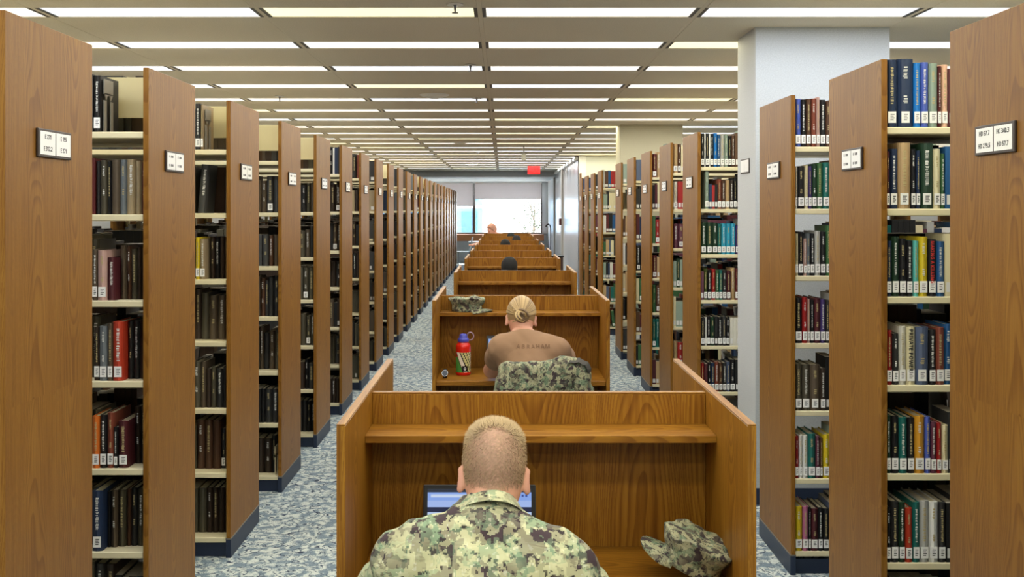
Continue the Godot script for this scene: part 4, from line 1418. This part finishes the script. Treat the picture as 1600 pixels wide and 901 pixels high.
# ---------------------------------------------------------------- the room
func make_room() -> void:
	struct("floor", bx(Vector3(9.0, 0.12, 40.2)), M.carpet, P(-0.05, -0.06, 17.5))
	struct("wall_left", bx(Vector3(0.15, 3.1, 40.0)), M.paint, P(-4.475, 1.49, 17.4))
	struct("wall_right", bx(Vector3(0.15, 3.1, 24.9)), M.paint, P(4.375, 1.49, 9.85))
	struct("wall_behind", bx(Vector3(9.0, 3.1, 0.15)), M.paint, P(-0.05, 1.49, -2.65))
	struct("wall_partition", bx(Vector3(2.9, 3.0, 0.15)), M.paint, P(3.0, 1.44, 22.2))
	var wi := struct("wall_corridor", bx(Vector3(0.15, 3.0, 15.0)), M.paint_gloss, P(1.625, 1.44, 29.6))
	part(wi, "pilaster", bx(Vector3(0.05, 2.9, 0.5), 0.004), mat("pilaster_grey", Color(0.62, 0.6, 0.57), 0.6), Vector3(-0.09, -0.02, 1.7))
	part(wi, "pilaster", bx(Vector3(0.05, 2.9, 0.4), 0.004), M["pilaster_grey"], Vector3(-0.09, -0.02, -2.6))
	part(wi, "cove_strip", bx(Vector3(0.07, 0.06, 14.6), 0.004), M.card, Vector3(-0.1, 1.38, 0))
	part(wi, "skirting", bx(Vector3(0.02, 0.1, 14.6), 0.003), M.card, Vector3(-0.084, -1.39, 0))
	# columns
	for z in [6.54, 14.06]:
		var c := struct("column_%d" % (1 if z < 10 else 2), bx(Vector3(0.81, 2.93, 0.49), 0.004), M.paint if z < 10 else M.paint_cream, P(1.52 + 0.405, 1.465, z + 0.245))
		part(c, "skirting", bx(Vector3(0.822, 0.1, 0.502), 0.002), M.navy_base, Vector3(0, -1.414, 0))
	var sg := thing("range_sign", "small two-card range sign on the side of the white column", "sign", P(1.5195, 2.045, 6.8))
	part(sg, "frame", bx(Vector3(0.006, 0.09, 0.24), 0.002), M.sign_frame, Vector3(-0.003, 0, 0))
	for k in 2: part(sg, "card", bx(Vector3(0.002, 0.074, 0.105)), M.card, Vector3(-0.0065, 0, 0.056 - 0.112 * k))

	# far end: dropped soffit, window wall, blinds
	struct("trim_soffit", bx(Vector3(8.8, 0.2, 5.6)), M.paint, P(-0.05, 2.815, 34.25))
	var wf := struct("wall_front", bx(Vector3(9.0, 0.94, 0.2)), M.paint, P(-0.05, 0.47, 37.1))
	part(wf, "header", bx(Vector3(9.0, 0.4, 0.2)), M.paint, Vector3(0, 2.88 - 0.47, 0))
	for a in [[1.36, 1.7]]:
		part(wf, "pier", bx(Vector3(a[1] - a[0], 1.8, 0.2)), M.paint, Vector3((a[0] + a[1]) * 0.5 + 0.05, 1.8 - 0.47, 0))
	var glass := mat("window_glass", Color(0.92, 0.97, 1.0, 0.06), 0.02)
	glass.transparency = BaseMaterial3D.TRANSPARENCY_ALPHA
	var dark := mat("window_frame", Color(0.34, 0.33, 0.32), 0.5)
	for k in 3:
		var x0: float = [-3.3, -0.97, -4.4][k]
		var x1: float = [-0.97, 1.36, -3.3][k]
		var w := Node3D.new()
		w.name = "window_%d" % (k + 1)
		add_child(w)
		w.set_meta("kind", "structure")
		w.position = P((x0 + x1) * 0.5, 0.94, 37.1)
		var hw := (x1 - x0) * 0.5
		for s in [-1.0, 1.0]: part(w, "jamb", bx(Vector3(0.05, 1.75, 0.1), 0.004), dark, Vector3(s * (hw - 0.026), 0.875, 0))
		for y in [0.025, 1.725]: part(w, "rail", bx(Vector3(hw * 2.0 - 0.106, 0.05, 0.1), 0.004), dark, Vector3(0, y, 0))
		part(w, "pane", bx(Vector3(hw * 2.0 - 0.11, 1.64, 0.008)), glass, Vector3(0, 0.875, 0))
	var cloth := mat("blind_cloth", Color(0.84, 0.80, 0.78), 0.9)
	cloth.backlight_enabled = true
	cloth.backlight = Color(0.34, 0.315, 0.32)
	for k in 2:
		var hgt := 0.78 if k == 0 else 0.545
		var x := -2.135 if k == 0 else 0.195
		var b := thing("roller_blind", "pale roller blind pulled %s over the %s far window" % ["halfway down", "narrow left"] if k == 0 else "pale roller blind partly lowered over the wide bright far window", "blind", P(x, 2.69, 36.9))
		var qm := QuadMesh.new()
		qm.size = Vector2(2.26, hgt)
		part(b, "cloth", qm, cloth, Vector3(0, -hgt * 0.5 - 0.02, 0))
		var tb := MB.new()
		tb.tube([Vector3(-1.14, 0, 0), Vector3(1.14, 0, 0)], 0.024, 0.024, 12)
		part(b, "roller", tb.mesh(), M.card, Vector3(0, -0.01, -0.02))
		part(b, "hem_bar", bx(Vector3(2.26, 0.02, 0.014), 0.003), M.card, Vector3(0, -hgt - 0.02, 0))
	# wooden ledge below the windows
	single("window_ledge", bx(Vector3(5.2, 0.22, 0.35), 0.004, 0), mat("ledge_wood", Color(0.66, 0.42, 0.24), 0.5), P(-1.2, 0.82, 36.8), "long reddish wooden ledge running beneath the far windows", "ledge")

func make_outside() -> void:
	single("courtyard_ground", bx(Vector3(160, 0.2, 120)), mat("pavement", Color(0.80, 0.80, 0.76), 0.9), P(0, -4.2, 100), "pale sunlit paved ground outside the far windows", "ground")
	var t := thing("office_building", "blue glazed building outside the left far window", "building", P(-7.2, -4.1, 66))
	part(t, "facade", bx(Vector3(12.0, 13.0, 8.0)), mat("facade_blue", Color(0.30, 0.46, 0.52), 0.6), Vector3(0, 6.5, -4.0))
	var pane := mat("pane_blue", Color(0.10, 0.30, 0.44), 0.3)
	for r in 6:
		for k in 9:
			part(t, "window", bx(Vector3(0.95, 1.3, 0.08)), pane, Vector3(-5.2 + 1.3 * k, 1.2 + 1.95 * r, 0.02))
		part(t, "spandrel", bx(Vector3(12.1, 0.16, 0.14)), M.card, Vector3(0, 2.12 + 1.95 * r, 0.03))
	var tr := thing("young_tree", "pale yellow-green tree beyond the right side of the far window", "tree", P(1.6, -4.1, 56))
	var tb := MB.new()
	tb.tube([Vector3(0, 0, 0), Vector3(0.05, 2.0, 0), Vector3(0, 4.0, 0.05), Vector3(0.05, 6.2, 0)], 0.13, 0.04, 8)
	for k in 7:
		var a := k * 2.4
		tb.tube([Vector3(0.02, 2.6 + 0.45 * k, 0), Vector3(cos(a) * 0.6, 3.1 + 0.48 * k, sin(a) * 0.6), Vector3(cos(a) * 1.1, 3.7 + 0.46 * k, sin(a) * 1.1)], 0.035, 0.01, 5)
	part(tr, "trunk", tb.mesh(), mat("bark", Color(0.35, 0.29, 0.22), 0.9))
	var r := RandomNumberGenerator.new()
	r.seed = 17
	var lf := MB.new()
	for k in 1500:
		var d := Vector3(r.randfn(0, 0.55), r.randfn(0, 0.9), r.randfn(0, 0.55))
		var p := Vector3(0, 5.2, 0) + d
		var b := Basis(Vector3(r.randf_range(-1, 1), r.randf_range(-1, 1), r.randf_range(-1, 1)).normalized(), r.randf() * TAU)
		var s := r.randf_range(0.04, 0.075)
		lf.face([p + b * Vector3(-s * 0.5, 0, 0), p + b * Vector3(0, s, 0), p + b * Vector3(s * 0.5, 0, 0), p + b * Vector3(0, -s, 0)], b.z)
	var leaves := part(tr, "foliage", lf.mesh(), mat("leaf", Color(0.16, 0.185, 0.065), 0.7))
	leaves.set_meta("kind", "stuff")

func make_small_fixtures() -> void:
	var ex := thing("exit_sign", "red lit exit sign hanging from the ceiling near the far windows", "sign", P(0.775, CEIL, 26.8))
	part(ex, "stem", bx(Vector3(0.02, 0.03, 0.02)), M.grey_metal, Vector3(0, -0.015, 0))
	var glow := mat("exit_sign_face", Color(0.7, 0.04, 0.03), 0.4)
	glow.emission_enabled = true
	glow.emission = Color(1.0, 0.05, 0.04)
	glow.emission_energy_multiplier = 0.7
	part(ex, "housing", bx(Vector3(0.31, 0.2, 0.05), 0.006), glow, Vector3(0, -0.13, 0))
	part(ex, "lettering", lettering("EXIT", 0.13, 0.004), mat("exit_letters", Color(0.55, 0.01, 0.01), 0.5), Vector3(0, -0.13, 0.026))
	var sp := thing("hanging_speaker", "small grey box hanging on a stem below the ceiling", "speaker", P(0.37, CEIL, 18.8))
	part(sp, "stem", bx(Vector3(0.02, 0.14, 0.02)), M.grey_metal, Vector3(0, -0.07, 0))
	part(sp, "box", bx(Vector3(0.075, 0.11, 0.06), 0.006), mat("speaker_grey", Color(0.72, 0.72, 0.7), 0.6), Vector3(0, -0.19, 0))
	var n := 0
	for a in [[711, 6, "nearest sprinkler head, above the first row of lights"], [735, 101, "sprinkler head just left of the central seam, fourth row"], [745, 153, "sprinkler head left of the central seam, sixth row"], [437, 150, "sprinkler head above the fourth left range"], [747, 237, "sprinkler head near the far end of the lights"]]:
		var z: float = (CEIL - EYE) * F / (327.0 - a[1])
		var t := thing("sprinkler", "small chrome " + a[2], "sprinkler", P((a[0] - 785.0) * z / F, CEIL, z), 0.0, "ceiling sprinklers")
		var mb := MB.new()
		mb.lathe([Vector2(0.045, -0.006), Vector2(0.046, -0.001), Vector2(0.03, 0.0)], 20)
		part(t, "escutcheon", mb.mesh(), M.card)
		var m2 := MB.new()
		m2.lathe([Vector2(0.018, -0.05), Vector2(0.018, -0.047), Vector2(0.004, -0.045), Vector2(0.008, -0.02), Vector2(0.012, -0.005)], 16)
		part(t, "head", m2.mesh(), M.grey_metal)
	for a in [[679, 148, "round white ceiling diffuser left of the seam, sixth row"], [719, 222, "round white ceiling diffuser further back near the seam"], [737, 257, "round white ceiling diffuser nearest the far windows"]]:
		var z: float = (CEIL - EYE) * F / (327.0 - a[1])
		var t := thing("air_diffuser", a[2], "vent", P((a[0] - 785.0) * z / F, CEIL, z), 0.0, "round ceiling air diffusers")
		for q in [[0.14, 0.0], [0.1, -0.012], [0.055, -0.022]]:
			var mb := MB.new()
			mb.lathe([Vector2(q[0] - 0.02, q[1] - 0.014), Vector2(q[0], q[1] - 0.006), Vector2(q[0] + 0.004, q[1])], 28)
			part(t, "ring", mb.mesh(), M.card)
	# far right corner
	var al := thing("fire_alarm_box", "small dark red alarm box on the grey pilaster", "alarm", P(1.507, 1.46, 27.85))
	part(al, "box", bx(Vector3(0.06, 0.17, 0.13), 0.008), mat("alarm_red", Color(0.30, 0.06, 0.06), 0.4), Vector3(-0.03, 0, 0))
	part(al, "lever", bx(Vector3(0.012, 0.03, 0.08), 0.003), M.card, Vector3(-0.066, -0.02, 0))
	var st := thing("coat_stand", "thin dark stand with a hooked top by the far right wall", "stand", P(1.28, 0, 30.5))
	var mb := MB.new()
	mb.tube([Vector3(0.07, 0, 0), Vector3(0.07, 1.25, 0), Vector3(0.05, 1.33, 0), Vector3(0, 1.36, 0), Vector3(-0.05, 1.33, 0), Vector3(-0.06, 1.28, 0)], 0.014, 0.02, 8)
	part(st, "pole", mb.mesh(), M.black_plastic)
	var bs := MB.new()
	bs.lathe([Vector2(0.16, 0.0), Vector2(0.16, 0.012), Vector2(0.03, 0.03)], 24)
	part(st, "base", bs.mesh(), M.black_plastic, Vector3(0.07, 0, 0))
	var cab := thing("low_cabinet", "low dark brown cabinet against the far right wall", "cabinet", P(1.18, 0, 25.2))
	part(cab, "body", bx(Vector3(0.42, 0.62, 0.5), 0.006), mat("dark_wood", Color(0.24, 0.14, 0.10), 0.5), Vector3(0, 0.37, 0))
	part(cab, "top", bx(Vector3(0.46, 0.03, 0.54), 0.006), M.black_plastic, Vector3(0, 0.7, 0))
	for s in [-1.0, 1.0]:
		for q in [-1.0, 1.0]: part(cab, "foot", bx(Vector3(0.05, 0.06, 0.05), 0.004), M.black_plastic, Vector3(s * 0.18, 0.03, q * 0.2))
	# reading corner at the far left
	var tb := thing("reading_table", "low white table near the far left window", "table", P(-0.62, 0, 35.2))
	part(tb, "table_top", bx(Vector3(0.95, 0.03, 0.7), 0.006), mat("white_laminate", Color(0.88, 0.88, 0.86), 0.4), Vector3(0, 0.72, 0))
	for s in [-1.0, 1.0]:
		for q in [-1.0, 1.0]: part(tb, "leg", bx(Vector3(0.04, 0.705, 0.04), 0.004), M.grey_metal, Vector3(s * 0.42, 0.3525, q * 0.3))
	var ch := thing("white_chair", "pale moulded chair beside the far low table", "chair", P(-1.02, 0, 33.9), PI / 2)
	var sh := MB.new()
	var rows := []
	for k in 12:
		var row := []
		var u := k / 11.0
		for i in 9:
			var v := (i - 4) / 4.0
			var y := 0.44 + 0.03 * v * v if u < 0.5 else 0.44 + (u - 0.5) * 0.95 + 0.0
			var z := -0.42 + u * 0.84 if u < 0.5 else 0.02 + (u - 0.5) * 0.2 - 0.05 * v * v
			row.append(Vector3(v * 0.22, y, z))
		rows.append(row)
	smooth_grid(sh, rows, false)
	part(ch, "shell", sh.mesh(), M["white_laminate"])
	for s in [-1.0, 1.0]:
		for q in [-0.36, 0.0]: part(ch, "leg", bx(Vector3(0.022, 0.44, 0.022), 0.003), M.grey_metal, Vector3(s * 0.17, 0.22, q))
	# tall bookcase against the partition
	var bk := thing("wall_bookcase", "tall bookcase of dark volumes against the white partition wall behind the right ranges", "bookcase", P(2.55, 0, 21.9))
	for s in [-1.0, 1.0]: part(bk, "side_panel", bx(Vector3(0.025, 2.5, 0.3), 0.002), M.oak_panel, Vector3(s * 0.98, 1.25, 0))
	for k in 8: part(bk, "shelf", bx(Vector3(1.93, 0.025, 0.29), 0.002), M.steel_cream, Vector3(0, 0.1 + 0.328 * k, 0))

func _ready() -> void:
	rng.seed = 2024
	# camera: standing at the head of the aisle, lens shifted down
	var cam := Camera3D.new()
	cam.name = "camera"
	add_child(cam)
	cam.position = Vector3(0, EYE, 0)
	var near := 0.1
	cam.set_frustum(901.0 / F * near, Vector2(15.0 / F * near, -123.5 / F * near), near, 400.0)
	cam.current = true
	var we := WorldEnvironment.new()
	we.name = "environment"
	var env := Environment.new()
	env.tonemap_mode = Environment.TONE_MAPPER_LINEAR
	env.tonemap_exposure = EXPOSURE
	env.background_mode = Environment.BG_SKY
	var sky := Sky.new()
	var ps := ProceduralSkyMaterial.new()
	ps.sky_top_color = Color(0.84, 0.92, 1.0)
	ps.sky_horizon_color = Color(0.97, 0.99, 1.0)
	ps.ground_bottom_color = Color(0.7, 0.7, 0.68)
	ps.ground_horizon_color = Color(0.9, 0.92, 0.92)
	ps.energy_multiplier = SKY
	sky.sky_material = ps
	env.sky = sky
	env.sdfgi_enabled = true
	env.ssao_enabled = true
	env.ssil_enabled = true
	we.environment = env
	add_child(we)

	var sun := DirectionalLight3D.new()
	sun.name = "sun"
	sun.rotation_degrees = Vector3(-42, 160, 0)
	sun.light_energy = 6.0
	sun.light_color = Color(1.0, 0.96, 0.88)
	sun.light_angular_distance = 0.5
	sun.sky_mode = DirectionalLight3D.SKY_MODE_LIGHT_ONLY
	sun.shadow_enabled = true
	add_child(sun)

	make_materials()
	make_room()
	make_ceiling()
	make_outside()

	# book ranges
	for k in 24:
		var zn := 3.03 if k == 0 else 4.26 + 1.283 * (k - 1)
		make_range(-1, k, zn, ["E 271", "E 312.2", "E 195", "E 271"] if k == 0 else [])
	for rg in ranges:
		if rg.ord > 0: rg.limit = LF / ((3.03 if rg.ord == 1 else 4.26 + 1.283 * (rg.ord - 2)) + RW)
		else: rg.limit = 0.0
	var n := 0
	var prev := 0.0
	for k in [1, 2, 3, 5, 6, 7, 8, 9, 11, 12, 13, 14]:
		var zn: float = 4.02 + 1.26 * (k - 2)
		make_range(1, n, zn, ["HC 340.3", "HD 57.7", "HD 57.7", "HD 279.5"] if n == 0 else [])
		ranges[-1].limit = 0.0 if n == 0 else (0.2162 if k == 5 else (0.1045 if k == 11 else RF / prev))
		prev = zn + RW
		n += 1
	stock_ranges()
	make_books()
	for rg in ranges:
		if rg.side < 0 and rg.ord == 1: bookend(rg, 6, 0.168, "grey arched steel bookend on the top shelf, second left range", M.grey_bookend)
		if rg.side < 0 and rg.ord == 2: bookend(rg, 6, 0.116, "grey arched steel bookend on the top shelf, third left range", M.grey_bookend)
		if rg.side < 0 and rg.ord == 3: bookend(rg, 0, 0.028, "cream steel bookend at the bottom of the fourth left range", M.steel_cream, 0.18, false)

	# carrels
	var fronts := [2.72, 6.42, 9.26, 11.89, 14.04, 16.39, 18.94, 21.74, 24.34]
	for k in fronts.size():
		make_carrel(k, fronts[k], "oak study carrel with bookshelf, %s" % ["nearest the camera, laptop and cap on it", "second in the row, red bottle on its desk", "third in the row, unoccupied", "fourth in the row, dark-haired person seated", "fifth in the row, desk empty", "sixth in the row", "seventh in the row", "eighth in the row", "last in the row before the window"][k])
	make_chair(P(-0.045, 0, 2.1), "wooden chair under the person in the nearest carrel")
	make_chair(P(0.215, 0, 5.80), "wooden chair with camouflage jacket over its back")
	make_man()
	make_woman()
	make_jacket(P(0.215, 0, 5.80))
	make_laptop(P(-0.066, 0.76, 3.10), "open laptop with blue screen on the nearest carrel")
	make_laptop(P(0.062, 0.76, 6.82), "open laptop half hidden behind person in tan shirt")
	make_cap(P(0.515, 0.795, 2.99), Vector3(0.4, 1.3, 0.0), "camouflage cap lying on the nearest carrel desk", 0.9, 0.88)
	make_cap(P(-0.225, 1.13, 6.91), Vector3(0, -1.9, 0), "camouflage cap resting on the shelf of the second carrel", 0.8)
	make_bottle(P(-0.24, 0.7605, 6.68))
	make_watch(P(-0.345, 0.761, 6.56))
	var black := Color(0.04, 0.035, 0.03)
	far_person(P(0.075, 0.0, 11.5), 0.0, "dark-haired person seated at the fourth carrel", Color(0.25, 0.27, 0.2), black, Color(0.5, 0.35, 0.27))
	far_person(P(0.05, 0.0, 18.5), 0.0, "dark-haired person seated at the seventh carrel", Color(0.2, 0.22, 0.28), black, Color(0.55, 0.4, 0.32))
	far_person(P(0.28, 0.0, 21.35), 0.0, "person in pale shirt seated at the eighth carrel", Color(0.7, 0.7, 0.68), Color(0.1, 0.08, 0.07), Color(0.6, 0.44, 0.35))
	far_person(P(0.19, 0.0, 23.95), 0.0, "person in dark green seated at the last carrel", Color(0.14, 0.2, 0.12), Color(0.08, 0.1, 0.06), Color(0.6, 0.44, 0.35))
	far_person(P(0.02, 0.0, 26.4), 2.2, "pink-faced person in front of the bright far window", Color(0.8, 0.78, 0.76), Color(0.75, 0.55, 0.45), Color(0.85, 0.62, 0.52), 1.14)
	for k in 5:
		make_chair(P([0.075, 0.05, 0.28, 0.19, 0.02][k], 0, [11.3, 18.3, 21.15, 23.75, 26.5][k]), "wooden chair under the %s" % ["person at the fourth carrel", "person at the seventh carrel", "person at the eighth carrel", "person at the last carrel", "pink-faced person by the window"][k])
	make_small_fixtures()
